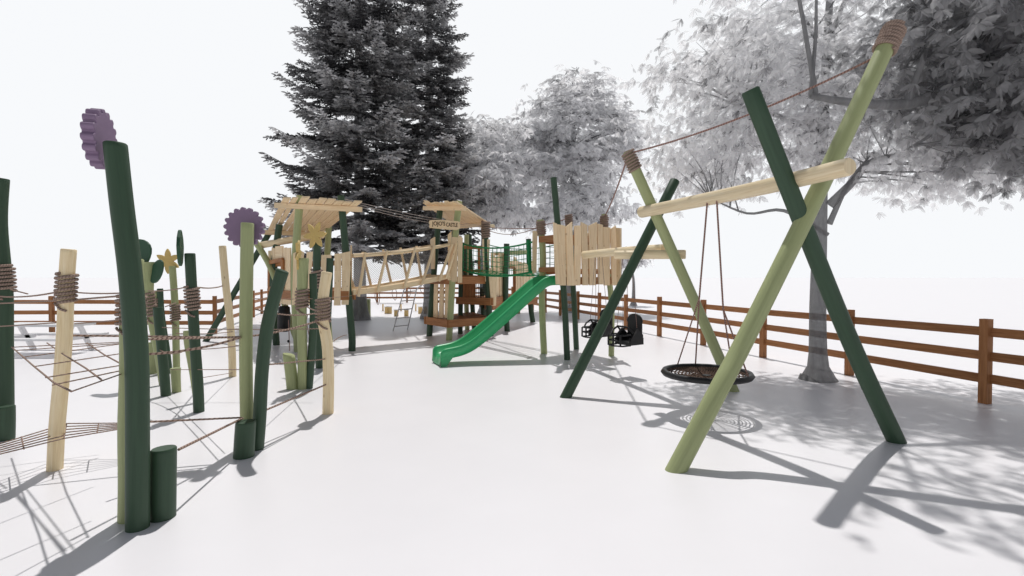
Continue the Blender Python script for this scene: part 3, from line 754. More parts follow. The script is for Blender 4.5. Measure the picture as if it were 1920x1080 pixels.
mesh_net(BR, D0+off*.97+V((0, 0, .05)), D1+off*.97+V((0, 0, .05)), R1+off*.97, R0+off*.97)
# rope loops hung under the bridge
for i, (x, y0, y1, Yd) in enumerate(((706, 541, 571, 12.3), (738, 538, 563, 13.2), (764, 536, 556, 13.6), (791, 534, 552, 14.0))):
    p = at(x, y0, Yd); q = at(x+3, y1, Yd); w = .05
    MB().tube(spline([p, at(x-3, (y0+y1)/2, Yd), q, at(x+6, (y0+y1)/2, Yd), at(x+2, y0, Yd)], 5), .008, 6).build('rope_loop', 'rope2', BR)
# ------------------------------------------------------------------ green net bridge
GB = thing('rope_bridge', 'green rope net bridge between the middle tower and the slide tower', 'bridge', (-.4, 12.4, 0))
a0 = at(868, 506, 13.8); b0_ = at(1001, 509, 11.05); c0 = at(1001, 453, 11.05); d0 = at(868, 457, 13.8)
net(GB, a0, b0_, c0, d0, 17, 6, .0065, 'grope', 'side_net', .13, .02)
of = V((-(b0_-a0).y, (b0_-a0).x, 0)).normalized()*.8; of = of if of.y > 0 else -of
net(GB, a0+of, b0_+of, c0+of, d0+of, 14, 5, .0045, 'grope', 'side_net', .13, .012)
net(GB, a0, b0_, b0_+of, a0+of, 17, 5, .005, 'grope', 'floor_net', .13)
pth = sag(a0, b0_, .13, 12); MB().tube(pth, .024, 8).build('edge_rope', 'grope', GB)
pth = sag(d0, c0, .13, 12); MB().tube(pth, .019, 8).build('edge_rope', 'grope', GB)
MB().tube([at(994, 512, 11.2), at(990, 450, 11.2)], .042, 10).build('net_post', 'grope', GB)
# ------------------------------------------------------------------ roof ropes between towers
for i, (dy, sg) in enumerate(((0, .06), (3, .10), (6, .14))):
    rope_thing(sag(at(641, 372+dy, 11.4), at(912, 424+dy*.3, 14.4), sg, 14), .006, ('highest', 'middle', 'lowest')[i]+' of three pale ropes from the left roof across to the middle tower', mat='pale_rope')
rope_thing(sag(at(912, 426, 14.4), at(1013, 428, 11.0), .02, 8), .010, 'rope from the fan roof to the rope wound pole beside the slide')
rope_thing(sag(at(912, 430, 14.4), at(1013, 424, 11.0), .16, 8), .009, 'slack rope sagging from the fan roof towards the slide tower')
rope_thing(sag(at(1013, 422, 11.0), at(1066, 408, 11.66), .03, 8), .010, 'short rope between two wound poles of the slide tower')
rope_thing(sag(at(1134, 405, 10.8), at(1175, 300, 6.9), .06, 10), .012, 'rope rising from the slide tower to the rear light leg of the big swing')
# ------------------------------------------------------------------ climbing posts with flowers
G = 'posts of the rope climbing garden'
def gear(t, c, right, up, r, teeth, th, mat, name='flower_head', n=None):
    c = V(c); pts = []
    for i in range(teeth*10):
        a = 2*math.pi*i/(teeth*10); ph = (i % 10)/10
        rr_ = r*(.86+.14*max(0, math.sin(ph*math.pi*1.0))**.55) if ph < .75 else r*.855
        if ph < .75: rr_ = r*(.86+.14*math.sin(ph/.75*math.pi)**.5)
        pts.append(c+right*rr_*math.cos(a)+up*rr_*math.sin(a))
    mb = MB(); nn = n or right.cross(up)
    mb.prism(pts, nn, th); o = mb.build(name, mat, t)
    md = o.modifiers.new('bevel', 'BEVEL'); md.width = .006; md.segments = 2; md.limit_method = 'ANGLE'; md.angle_limit = math.radians(50)
    return o
def bevel(o, w=.005, seg=2):
    md = o.modifiers.new('bevel', 'BEVEL'); md.width = w; md.segments = seg; md.limit_method = 'ANGLE'; md.angle_limit = math.radians(40)
    return o
Zu = V((0, 0, 1)); Xr = V((1, 0, 0))
# big foreground post with the purple flower
p = post('climbing_post', 'tallest dark green post nearest the camera with a purple flower seen edge on', 'post', (258, 990),
    [(258, 900), (258, 800), (257, 690), (252, 600), (243, 500), (228, 380), (216, 268)], .168, 'dark', G, n=28, tilt_top=-.1)
hv = V((-.33, .95, 0)); gear(p, at(200, 262, 3.42), hv, Zu, .195, 16, .075, 'purple', n=V((-.95, -.33, 0)))
p = post('climbing_post', 'light green post tucked behind the tallest dark green post', 'post', (243, 974), [(244, 900), (243, 800), (246, 690), (246, 600), (248, 485)], .17, 'light', G, [(553, 612, 7)])
p = post('stump', 'short dark green stump beside the tallest post in the foreground', 'stump', (305, 970), [(306, 910), (307, 840)], .192, 'dark', G, n=24, tilt_top=.06)
p = post('climbing_post', 'pale peeled post with rope winding in front of the left net', 'post', (103, 880), [(107, 800), (116, 700), (122, 610), (124, 540), (129, 467)], .152, 'tan', G, [(512, 566, 7)], n=20)
p = post('climbing_post', 'dark green post cut by the left edge of the photo with a leaf on top', 'post', (6, 812), [(6, 740), (5, 640), (4, 540), (-6, 420), (-2, 334)], .25, 'dark', G, [(498, 546, 7)], n=20)
ol = [(0, -.14), (.07, -.1), (.11, 0), (.09, .09), (.03, .16), (-.02, .17), (-.08, .09), (-.1, 0), (-.06, -.1)]
bevel(MB().prism(cutter(ol, at(-16, 348, p['Y']+.02), V((.8, -.6, 0)), Zu), V((.6, .8, 0)), .03).build('leaf', 'leaf', p))
p = post('stump', 'dark green stump at the left edge of the photo', 'stump', (8, 824), [(9, 790), (9, 762)], .235, 'dark', G, n=22, tilt_top=.1)
# second purple flower cluster
p = post('climbing_post', 'light green post with a round purple flower facing the camera', 'post', (464, 838), [(462, 740), (461, 640), (462, 540), (464, 418)], .136, 'light', G, n=20)
gear(p, at(461, 427, p['Y']+.13), Xr, Zu, .198, 17, .05, 'purple', n=V((0, -1, 0)))
post('climbing_post', 'dark green post leaning right in front of the purple flower post', 'post', (482, 842), [(487, 780), (491, 700), (500, 620), (514, 560), (530, 507)], .135, 'dark', G, n=20, tilt_top=-.1)
p = post('stump', 'dark green hollow stump at the foot of the purple flower post', 'stump', (457, 856), [(459, 820), (461, 790)], .20, 'dark', G, n=22, tilt_top=.10)
p = post('climbing_post', 'pale peeled post with rope winding nearest the castle', 'post', (615, 775), [(616, 710), (614, 650), (606, 600), (606, 560), (613, 510)], .138, 'tan', G, [(560, 603, 7)], n=20)
# group of three with the small star
post('stump', 'light green cut stump beside the small star flower post', 'stump', (549, 729), [(546, 700), (541, 664)], .185, 'light', G, n=16, tilt_top=-.35)
p = post('climbing_post', 'light green post with rope winding and a yellow star seen edge on', 'post', (567, 729), [(567, 660), (566, 590), (567, 540), (568, 484)], .145, 'light', G, [(541, 577, 6)], .185)
def star(t, c, right, up, n, r, th=.035, k=6, rot=0, inner=.42):
    pts = []
    for i in range(k*8):
        a = 2*math.pi*i/(k*8)+rot; ph = (i % 8)/8
        f = 1-abs(ph-.5)*2; rr_ = r*(inner+(1-inner)*f**1.0)
        if 0 < f < 1: a += 0
        pts.append(c+right*rr_*math.cos(a)+up*rr_*math.sin(a))
    o = bevel(MB().prism(pts, n, th).build('star_flower', 'yellow', t), .004)
    mb = MB(); 
    for i in range(k):
        a = 2*math.pi*(i+.5)/k+rot; mb.beam(c+n*(th+.001)+(right*math.cos(a)+up*math.sin(a))*.03, c+n*(th+.001)+(right*math.cos(a)+up*math.sin(a))*r*.6, .006, .004)
    mb.build('petal_line', 'yellow', t)
star(p, at(562, 478, 7.5), V((.25, -.97, 0)), Zu, V((-.97, -.25, 0)), .23, rot=.3)
post('climbing_post', 'dark green post right of the small star flower post', 'post', (579, 728), [(583, 680), (587, 620), (588, 570), (587, 513)], .12, 'dark', G, n=16)
p = post('climbing_post', 'dark green post with the big yellow star in front of the left tower', 'post', (599, 690), [(598, 620), (597, 560), (594, 500), (595, 452)], .15, 'dark', G, [(505, 540, 6)])
star(p, at(592, 441, 9.1), V((.94, -.34, 0)), Zu, V((-.34, -.94, 0)), .255, k=6, rot=.62, inner=.36)
post('climbing_post', 'dark green post whose top shows above the pale peeled post', 'post', (610, 688), [(613, 620), (616, 560), (619, 484)], .14, 'dark', G)
post('climbing_post', 'pale peeled slim post in the middle of the nets', 'post', (436, 706), [(435, 660), (431, 600), (423, 530), (417, 461)], .13, 'tan', G)
p = post('climbing_post', 'dark green post with rope winding and a thin leaf seen edge on', 'post', (373, 772), [(371, 720), (366, 650), (361, 570), (356, 475)], .142, 'dark', G, [(537, 580, 7)], n=20)
ol = [(0, -.22), (.07, -.18), (.12, -.08), (.14, .02), (.11, .12), (.04, .2), (0, .22), (-.04, .2), (-.11, .12), (-.14, .02), (-.12, -.08), (-.07, -.18)]
bevel(MB().prism(cutter(ol, at(341, 465, 6.2), V((.40, -.92, 0)), Zu), V((-.92, -.40, 0)), .035).build('leaf', 'leaf', p))
post('climbing_post', 'light green post leaning behind the dark edge on leaf post', 'post', (370, 755), [(362, 700), (352, 645), (350, 620)], .10, 'light', G)
p = post('climbing_post', 'light green post carrying a yellow star on the left', 'post', (331, 694), [(330, 640), (328, 570), (323, 499)], .135, 'light', G, [(570, 601, 7)])
star(p, at(316, 490, p['Y']+.10), Xr, Zu, V((0, -1, 0)), .225, k=6, rot=.0, inner=.42)
post('stump', 'light green flared stump below the left yellow star', 'stump', (331, 735), [(330, 715), (329, 690)], .14, 'light', G, None, .165)
post('climbing_post', 'dark green post leaning left of the flared stump', 'post', (311, 742), [(308, 700), (303, 650), (298, 600), (296, 576)], .15, 'dark', G)
post('climbing_post', 'slim dark green post behind the leaning one', 'post', (318, 700), [(312, 650), (303, 590), (300, 541)], .115, 'dark', G)
p = post('climbing_post', 'light green post with a flared funnel top and two dark round leaves', 'post', (306, 722), [(296, 660), (286, 610), (279, 560)], .13, 'light', G, [(545, 592, 8)])
Yp = p['Y']
c0 = at(278, 562, Yp); c1 = at(274, 492, Yp)
MB().tube([c0, c0.lerp(c1, .45), c0.lerp(c1, .8), c1], [.066, .085, .125, .145], 20).build('funnel', 'light', p)
ol = [(.215*math.cos(a)*(1+.12*math.sin(2*a)), .215*math.sin(a)) for a in [2*math.pi*i/20 for i in range(20)]]
bevel(MB().prism(cutter(ol, at(265, 475, Yp+.05), V((.96, -.28, 0)), Zu), V((-.36, -.93, 0)), .03).build('leaf', 'leaf', p))
ol = [(.125*math.cos(a)+.03*math.sin(a), .18*math.sin(a)) for a in [2*math.pi*i/20 for i in range(20)]]
bevel(MB().prism(cutter(ol, at(296, 509, Yp-.05), V((.93, -.36, 0)), V((.15, 0, 1)).normalized()), V((-.36, -.93, 0)), .03).build('leaf', 'leaf', p))
post('climbing_post', 'light green post with rope winding left of the funnel post', 'post', (289, 700), [(288, 660), (292, 600), (291, 545)], .13, 'light', G, [(560, 590, 6)])
post('stump', 'light green stump far back beside the left net', 'stump', (286, 700), [(285, 670), (284, 642)], .23, 'light', G)
# ropes strung between posts
GR = 'ropes strung between the climbing posts'
def rp_(x0, y0, Y0, x1, y1, Y1, r, label, s=.03):
    rope_thing(sag(at(x0, y0, Y0), at(x1, y1, Y1), s, 10), r*.8, label, GR, 'rope')
rp_(0, 556, 5.25, 110, 547, 4.4, .010, 'upper rope from the left edge post to the pale peeled post', .02)
rp_(0, 569, 5.25, 122, 563, 4.35, .010, 'lower rope from the left edge post to the pale peeled post', .0)
rp_(20, 543, 5.2, 52, 551, 4.9, .008, 'short rope end tied at the left edge post winding', 0)
rp_(140, 548, 4.4, 250, 548, 3.6, .008, 'upper rope from the pale peeled post to the tallest post', .01)
rp_(140, 562, 4.4, 250, 553, 3.55, .010, 'second rope from the pale peeled post to the tallest post', .0)
rp_(140, 607, 4.4, 250, 598, 3.55, .007, 'third rope from the pale peeled post to the tallest post', .0)
rp_(0, 612, 5.2, 108, 605, 4.4, .008, 'thin rope crossing the lowest fence rail at the far left', .0)
rp_(130, 629, 4.4, 450, 633, 4.8, .012, 'thick rope from the pale peeled post past the tallest post', .0)
rp_(278, 545, 7.1, 350, 538, 6.3, .010, 'rope from the funnel post to the edge on leaf post', .02)
rp_(374, 539, 6.3, 417, 536, 8.46, .012, 'rope from the edge on leaf post to the slim pale post', .02)
rp_(310, 575, 7.0, 330, 568, 7.3, .010, 'short rope joining the stepped dark post and the star post', 0)
rp_(275, 664, 4.6, 450, 633, 4.85, .015, 'thick rope rising to the purple flower post', .03)
rp_(230, 637, 3.6, 450, 632, 4.85, .013, 'thick level rope running to the purple flower post', .0)
rp_(304, 614, 7.0, 605, 616, 7.0, .008, 'thin level rope behind the purple flower post', .02)
rp_(330, 625, 7.3, 436, 622, 8.4, .009, 'thin rope between the star post and the slim pale post', .02)
rp_(300, 656, 7.0, 368, 640, 6.3, .008, 'thin dark rope sagging behind the thick ropes', .10)
rp_(335, 843, 3.55, 455, 784, 4.75, .012, 'low rope from the foreground stump to the purple flower post', .0)
rp_(235, 793, 3.9, 452, 783, 4.75, .011, 'low level rope between the tallest post and the purple flower post', .0)
rp_(498, 769, 4.95, 616, 719, 6.15, .012, 'low rope from the leaning dark post to the pale peeled post nearest the castle', .0)
rp_(447, 633, 4.85, 606, 598, 6.1, .013, 'rope rising from the purple flower post to the rope wound pale post', .03)
rp_(500, 684, 4.95, 612, 673, 6.12, .010, 'middle rope between the leaning dark post and the pale peeled post', .0)
rp_(480, 580, 4.95, 607, 584, 6.1, .010, 'upper rope behind the leaning dark post', .05)
rp_(572, 572, 7.5, 604, 582, 6.2, .011, 'short rope between the two wound posts nearest the castle', .03)
rp_(319, 693, 7.3, 450, 693, 5.0, .006, 'thin low rope through the middle of the posts', .0)
rp_(380, 708, 6.3, 436, 699, 8.4, .006, 'thin low rope to the foot of the slim pale post', .0)
rp_(470, 560, 4.9, 660, 554, 11.3, .006, 'thin rope crossing in front of the left tower', .03)
rp_(625, 640, 9.0, 650, 628, 10.5, .010, 'short stray rope on the ground side of the left tower', -.02)
rp_(360, 655, 6.3, 450, 648, 4.9, .007, 'lower thin rope just under the thick ropes', .01)
# rope nets
N1 = thing('rope_net', 'hip high rope net stretched between the left posts', 'net', gnd(130, 700, 1.0))
zA = 1.0
Lq = [((22, 651), (240, 641)), ((30, 657), (240, 643)), ((42, 670), (240, 643)), ((66, 687), (240, 661)), ((85, 708), (245, 682)), ((98, 722), (245, 691)), ((134, 734), (245, 695))]
mb = MB()
for a, b_ in Lq: mb.tube([gnd(*a, zA), gnd(*b_, zA)], .0045, 5)
for pl in (((22, 651), (60, 684), (100, 717), (134, 734)), ((88, 643), (118, 664), (160, 690), (190, 712)), ((163, 643), (195, 665), (245, 692))):
    mb.tube([gnd(*q, zA) for q in pl], .006, 5)
mb.build('mesh', 'rope', N1)
N2 = thing('rope_net', 'low rope net just above the ground at the left edge', 'net', gnd(100, 820, .3))
zB = .30; mb = MB()
T_ = [(-60, 850), (125, 794), (245, 793)]; B_2 = [(-60, 866), (120, 822), (245, 801)]; Lr = []
for k in range(6):
    f = k/5; q = [(T_[i][0]+(B_2[i][0]-T_[i][0])*f, T_[i][1]+(B_2[i][1]-T_[i][1])*f) for i in range(3)]
    Lr += [(q[0], q[1]), (q[1], q[2])]
Lr += [((40, 819), (45, 842)), ((125, 794), (120, 822)), ((185, 794), (182, 812))]
for a, b_ in Lr:
    mb.tube([gnd(*a, zB), gnd(*b_, zB)], .0055, 5)
mb.build('mesh', 'rope', N2)
# ------------------------------------------------------------------ ladder, stools, benches, far stumps
LD = thing('ladder', 'thin grey steel rung ladder standing under the footbridge', 'ladder', gnd(750, 620))
la = gnd(737, 621); lb = gnd(764, 618); lt = at(757, 545, 15.0); rt = at(781, 543, 15.0)
MB().tube(spline([la, la.lerp(lt, .9), lt, at(764, 536, 14.4), at(772, 533, 13.8)], 4), .018, 6).build('side_rail', 'steel', LD)
MB().tube(spline([lb, lb.lerp(rt, .9), rt, at(788, 536, 14.4), at(794, 531, 13.8)], 4), .018, 6).build('side_rail', 'steel', LD)
for f in (.12, .33, .54, .75, .97): MB().tube([la.lerp(lt, f), lb.lerp(rt, f)], .016, 6).build('rung', 'steel', LD)
def stool(px, py, h, d, mat, label, name='log_stool', cap=True, grp='stump seats far behind the bridge'):
    g = gnd(px, py); t = thing(name, label, 'stump', g, grp)
    MB().tube([g-V((0, 0, .05)), g+V((0, 0, h*.5)), g+V((0, 0, h))], [d/2, d/2*.98, d/2*.97], 12).build('log', mat, t)
    if cap: MB().tube([g+V((0, 0, h)), g+V((0, 0, h+.03))], [d/2*1.15, d/2*1.12], 12).build('top', 'white', t)
for i, (x, y, h, lb_) in enumerate(((725, 588, .30, 'pale stump seat leftmost under the footbridge'), (731, 588, .30, 'pale stump seat touching the leftmost one'), (743, 593, .26, 'pale stump seat in front left of the ladder'), (762, 593, .26, 'pale stump seat seen between the ladder rails'), (788, 588, .30, 'pale stump seat right of the ladder'), (798, 588, .30, 'pale stump seat beside the castle leg'))):
    stool(x, y, h, .19, 'stool', lb_)
def bench(px, py, w, label):
    g = gnd(px, py); t = thing('balance_board', label, 'bench', g, 'white boards far behind the bridge')
    MB().beam(g+V((-w/2, 0, .36)), g+V((w/2, 0, .36)), .30, .04).build('top', 'white', t)
    for s in (-1, 1): MB().beam(g+V((s*w*.40, 0, 0)), g+V((s*w*.40, 0, .34)), .06, .05, V((0, 1, 0))).build('leg', 'stool', t)
bench(735, 583, 1.1, 'white low table board behind the left stump seats'); bench(795, 583, 1.0, 'white low table board behind the right stump seats')
for x, h, d, lb_ in ((664, .80, .30, 'green round post leftmost in the row beside the spruce trunk'), (677, .78, .30, 'green round post in the middle of the row beside the spruce trunk'), (689, .74, .26, 'green round post rightmost in the row beside the spruce trunk')):
    g = gnd(x, 594); solo(MB().tube([g-V((0, 0, .05)), g+V((0, 0, h))], d/2, 14), 'bollard', 'light', lb_, 'post', g, 'green posts beside the spruce trunk')
# pale picnic bench at the left
PB = thing('picnic_bench', 'faint white picnic bench behind the left rope net', 'bench', gnd(95, 662))
g = gnd(95, 662)
MB().beam(g+V((-.95, 0, .62)), g+V((.75, 0, .62)), .6, .05).build('top', 'white', PB)
for s in (-.75, .55):
    mb = MB()
    for k in (-1, 1): mb.beam(g+V((s, k*.10, .60)), g+V((s, k*.42, 0)), .10, .05, V((1, 0, 0)))
    mb.beam(g+V((s, -.45, .33)), g+V((s, .45, .33)), .05, .08); mb.build('leg', 'white', PB)
for k in (-1, 1): MB().beam(g+V((-.95, k*.55, .36)), g+V((.75, k*.55, .36)), .22, .04).build('seat', 'white', PB)
# ------------------------------------------------------------------ trees
def npmesh(name, verts, faces, mat, parent, smooth=False, tint=None):
    me = bpy.data.meshes.new(name); nv = len(verts); nf, k = faces.shape
    me.vertices.add(nv); me.vertices.foreach_set('co', verts.astype(np.float32).ravel())
    me.loops.add(nf*k); me.loops.foreach_set('vertex_index', faces.astype(np.int32).ravel())
    me.polygons.add(nf); me.polygons.foreach_set('loop_start', np.arange(0, nf*k, k, dtype=np.int32))
    me.materials.append(M[mat]); 
    if tint is not None:
        at_ = me.attributes.new('tint', 'FLOAT', 'POINT'); at_.data.foreach_set('value', tint.astype(np.float32))
    me.update(calc_edges=True); me.validate()
    o = bpy.data.objects.new(name, me); C.objects.link(o); o.parent = parent['_e']; return o
def unit(a): return a/np.maximum(np.linalg.norm(a, axis=-1, keepdims=True), 1e-9)
def leaves(pos, dirs_, size, width, tint, rg, fold=.25):
    """leaf = lance with a folded midrib; 6 verts, 2 quads"""
    n = len(pos); d = unit(dirs_); rnd = rg.normal(size=(n, 3)); s = unit(np.cross(d, rnd)); nn = np.cross(s, d)
    l = size[:, None]; w = width[:, None]
    v = np.empty((n, 6, 3)); droop = nn*0.0
    v[:, 0] = pos; v[:, 1] = pos+d*l*.35-s*w+nn*w*fold*1.5; v[:, 2] = pos+d*l*.72-s*w*.85+nn*w*fold
    v[:, 3] = pos+d*l; v[:, 4] = pos+d*l*.72+s*w*.85+nn*w*fold; v[:, 5] = pos+d*l*.35+s*w+nn*w*fold*1.5
    b = np.arange(n)[:, None]*6
    f = np.concatenate([b+np.array([[0, 1, 2, 3]]), b+np.array([[0, 3, 4, 5]])], 0)
    return v.reshape(-1, 3), f, np.repeat(tint, 6)
def broadleaf(label, base, height, trunk_r, trunk_pts, crown, ntargets, nclus, leaflets, lsize, lwid, mat, bark, seed, droop=.5, spread=.45, limbs=None, mind=0, name='broadleaf_tree', shell=.45, flare=True):
    rg = np.random.default_rng(seed); rr_ = random.Random(seed)
    base = V(base); t = thing(name, label, 'tree', base)
    tp = spline([base-V((0, 0, .1)), base+V((0, 0, .05))]+[base+V(q) for q in trunk_pts], 5)
    zt = tp[-1].z; mb = MB(); rad = []
    for p in tp:
        f = max(0, min(1, p.z/zt)); r_ = trunk_r*(1-.75*f)
        if flare: r_ += trunk_r*1.3*math.exp(-max(p.z, 0)/.11)
        rad.append(r_)
    mb.tube(tp, rad, 16)
    def tpt(f):
        i = f*(len(tp)-1); k = min(int(i), len(tp)-2); return tp[k].lerp(tp[k+1], i-k)
    # sample targets in ellipsoids
    tot = sum(c[2] for c in crown); tg = []
    for c in crown:
        k = int(round(ntargets*c[2]/tot)); q = rg.normal(size=(k, 3)); q = unit(q)*(rg.random((k, 1))**shell)
        tg.append(q*np.array(c[1])+np.array(c[0]))
    tg = np.concatenate(tg)
    hubs = []   # limbs
    limbs_ = limbs or []
    for lp in limbs_:
        pth = spline([V(q) for q in lp[0]], 5); k = len(pth); mb.tube(pth, [lp[1]*(1-.7*i/(k-1)) for i in range(k)], 10); hubs += pth[2:]
    hubs += [tpt(f) for f in [.45+.55*i/10 for i in range(11)]]
    hubn = np.array([tuple(h) for h in hubs])
    for p in tg:
        pv = V(p); cand = hubn[:, 2] < p[2]+.3
        d = np.linalg.norm(hubn-p, axis=1)+np.where(cand, 0, 3.0)
        h = V(hubn[int(np.argmin(d+rg.random(len(d))*.6))]); ln = (pv-h).length
        mid = h.lerp(pv, .5)+V((rr_.uniform(-.1, .1), rr_.uniform(-.1, .1), rr_.uniform(0, .12)))*ln
        pth = spline([h, mid, pv], 3); r0_ = max(.007, .011*ln*(trunk_r/.17)**.5)
        mb.tube(pth, [r0_*(1-.8*i/(len(pth)-1)) for i in range(len(pth))], 5, False)
    mb.build('trunk', bark, t)
    per = max(1, nclus//len(tg)); idx = np.repeat(np.arange(len(tg)), per)
    cp = tg[idx]+rg.normal(size=(len(idx), 3))*np.array([spread*1.15, spread*1.15, spread*.38])
    cc = np.array([tuple(tpt(.7))]); out = unit(cp-cc)
    n = len(cp); ti = np.clip(.93+.05*rg.normal(size=n)-.6*(rg.random(n) < .09)-.2*(rg.random(len(tg))[idx] < .15), 0, 1)
    P = np.repeat(cp, leaflets, 0); O = np.repeat(out, leaflets, 0); tI = np.clip(np.repeat(ti, leaflets)+.08*rg.normal(size=n*leaflets), 0, 1)
    # palmate: leaflets spread round the cluster axis, drooping
    axn = unit(out+np.array([0, 0, .2])+.5*rg.normal(size=(n, 3))); h1 = unit(np.cross(axn, rg.normal(size=(n, 3)))); h2 = np.cross(axn, h1)
    ang = np.tile(np.arange(leaflets)/leaflets*2*math.pi, n)+np.repeat(rg.random(n)*6.28, leaflets)
    D = np.repeat(h1, leaflets, 0)*np.cos(ang)[:, None]+np.repeat(h2, leaflets, 0)*np.sin(ang)[:, None]+np.repeat(axn, leaflets, 0)*.35
    D = unit(D)+np.array([0, 0, -droop])+.15*rg.normal(size=D.shape)
    sz = lsize*(.7+.6*rg.random(len(P)))
    v, f, tn = leaves(P, D, sz, sz*lwid*.5, tI, rg)
    base_ = np.array(tuple(base))
    npmesh('crown', v-base_, f, mat, t, tint=tn)
    return t
def spruce(label, base, H, r0, z0, seed, nw=60, rate=.19, zvis=15.5):
    rg = random.Random(seed); base = V(base); t = thing('spruce_tree', label, 'tree', base)
    tp = [base+V((0, 0, z)) for z in (-.1, .1, .35, .7, 1.6, 4, 8, 12, H)]
    bb = MB().tube(tp, [.42, .40, .31, .26, .23, .2, .16, .11, .02], 14)
    P, D, S, W_, TI = [], [], [], [], []
    z = z0; br = 0
    while z < H-.3:
        R_ = max(.15, r0*(1-((z-z0)/(H-z0))**1.3))
        for k in range(7 if z < zvis else 4):
            az = br*2.399+rg.uniform(-.3, .3); br += 1; Lb = R_*rg.uniform(.72, 1.12)
            if rg.random() < .05: continue
            if rg.random() < .08: Lb *= 1.15
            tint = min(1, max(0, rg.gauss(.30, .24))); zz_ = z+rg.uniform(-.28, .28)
            h = V((math.cos(az), math.sin(az), 0)); drp = rg.uniform(.02, .40)
            def bp(f): return base+h*(Lb*f)+V((0, 0, zz_+Lb*(.16*f-drp*f*f+.16*f**4)))
            bb.tube([bp(i/5) for i in range(6)], [.035*(1-.8*i/5)*(.4+Lb/4) for i in range(6)], 4, False)
            sd_ = V((-h.y, h.x, 0)); m = max(5, int(Lb/.13))
            for i in range(1, m+1):
                f = .18+.82*i/m; c = bp(f); tl = (.28+.75*(1-f)*min(1, Lb/2))*rg.uniform(.7, 1.2)*min(1, .4+Lb/3)
                for s in (-1, 1):
                    d0_ = (h*.75+sd_*s*rg.uniform(.6, 1.0)+V((0, 0, rg.uniform(-.3, .15)))).normalized()
                    nn_ = max(2, int(tl/.085))
                    for j in range(nn_):
                        q = c+d0_*tl*(j/nn_)+V((0, 0, -.12*tl*(j/nn_)**2))
                        for s2_ in (-1, 1):
                            e = (d0_+sd_*s2_*rg.uniform(.3, .8)+h*s2_*s*-.3+V((0, 0, rg.uniform(-.35, .25)))).normalized()
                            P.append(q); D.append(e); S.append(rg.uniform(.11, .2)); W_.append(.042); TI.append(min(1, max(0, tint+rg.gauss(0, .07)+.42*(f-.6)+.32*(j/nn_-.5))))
                        if rg.random() < .3:
                            P.append(q); D.append((d0_+V((0, 0, rg.uniform(-1.2, .6)))).normalized()); S.append(.15); W_.append(.045); TI.append(tint)
        z += .30 if z < zvis else .6
    bb.build('trunk', 'bark_dark', t)
    rgn = np.random.default_rng(seed); v, f, tn = leaves(np.array([tuple(p) for p in P]), np.array([tuple(d) for d in D]), np.array(S), np.array(W_)*.62, np.array(TI), rgn, .15)
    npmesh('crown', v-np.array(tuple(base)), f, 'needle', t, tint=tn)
sp1 = gnd(675, 600)
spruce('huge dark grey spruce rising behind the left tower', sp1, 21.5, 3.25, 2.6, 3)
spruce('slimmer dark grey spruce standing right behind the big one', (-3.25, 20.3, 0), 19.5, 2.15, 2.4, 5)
# near right tree
nb = gnd(1534, 712)
def E(px, py, Y, rx, ry, rz, w): 
    c_ = at(px, py, Y); return ((c_.x, c_.y, c_.z), (rx, ry, rz), w)
fk = at(1555, 385, nb.y+.05)
broadleaf('tall pale leaved tree with a grey trunk behind the big swing', nb, 7.5, .135, [(-.02, 0, 1.2), (.03, .05, 2.4), (.08, .1, 3.8), (.2, .2, 5.5), (.3, .2, 7.5)],
    [E(1400, 170, 8.4, 1.55, 1.6, 1.05, 5.2), E(1330, 300, 8.6, .85, 1.3, .65, 2.2), E(1480, 40, 8.6, 1.7, 1.7, .8, 3.2), E(1620, 230, 8.0, 1.4, 1.4, .85, 3.2), E(1790, 300, 7.8, 1.1, 1.2, .55, 2.2)],
    210, 5800, 7, .135, .34, 'leaf_white', 'bark', 11, droop=.95, spread=.30,
    limbs=[([fk, at(1600, 340, 8.0), at(1640, 300, 7.8), at(1760, 280, 7.6)], .075), ([fk-V((0, 0, .3)), at(1590, 345, 8.1), at(1625, 300, 8.0)], .05),
           ([at(1555, 260, 8.4), at(1470, 220, 8.4), at(1380, 200, 8.4)], .06), ([at(1552, 440, 8.3), at(1470, 395, 8.3), at(1400, 400, 8.4), at(1330, 370, 8.5)], .035),
           ([at(1560, 120, 8.4), at(1500, 20, 8.5), at(1470, -60, 8.5)], .045), ([at(1560, 60, 8.4), at(1600, -40, 8.4)], .045)], shell=.40)
# second near tree, its trunk outside the frame at the right
t2b = V((8.3, 7.4, 0))
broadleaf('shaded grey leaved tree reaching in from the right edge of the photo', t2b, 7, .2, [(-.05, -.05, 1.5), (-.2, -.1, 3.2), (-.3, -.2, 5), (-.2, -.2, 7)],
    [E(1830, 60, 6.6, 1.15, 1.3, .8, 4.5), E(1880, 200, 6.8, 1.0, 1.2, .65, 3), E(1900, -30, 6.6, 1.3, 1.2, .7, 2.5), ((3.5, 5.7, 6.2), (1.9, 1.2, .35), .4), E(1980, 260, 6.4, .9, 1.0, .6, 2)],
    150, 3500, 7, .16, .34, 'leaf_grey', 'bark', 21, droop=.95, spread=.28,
    limbs=[([V((8.05, 7.2, 3.6)), at(1920, 152, 6.7), at(1790, 168, 6.6), at(1700, 195, 6.5), at(1600, 192, 6.4), at(1520, 180, 6.4)], .115), ([at(1800, 166, 6.6), at(1760, 240, 6.6), at(1700, 280, 6.7)], .04),
           ([at(1700, 195, 6.5), at(1735, 100, 6.4), at(1760, 20, 6.4)], .05)], shell=.42)
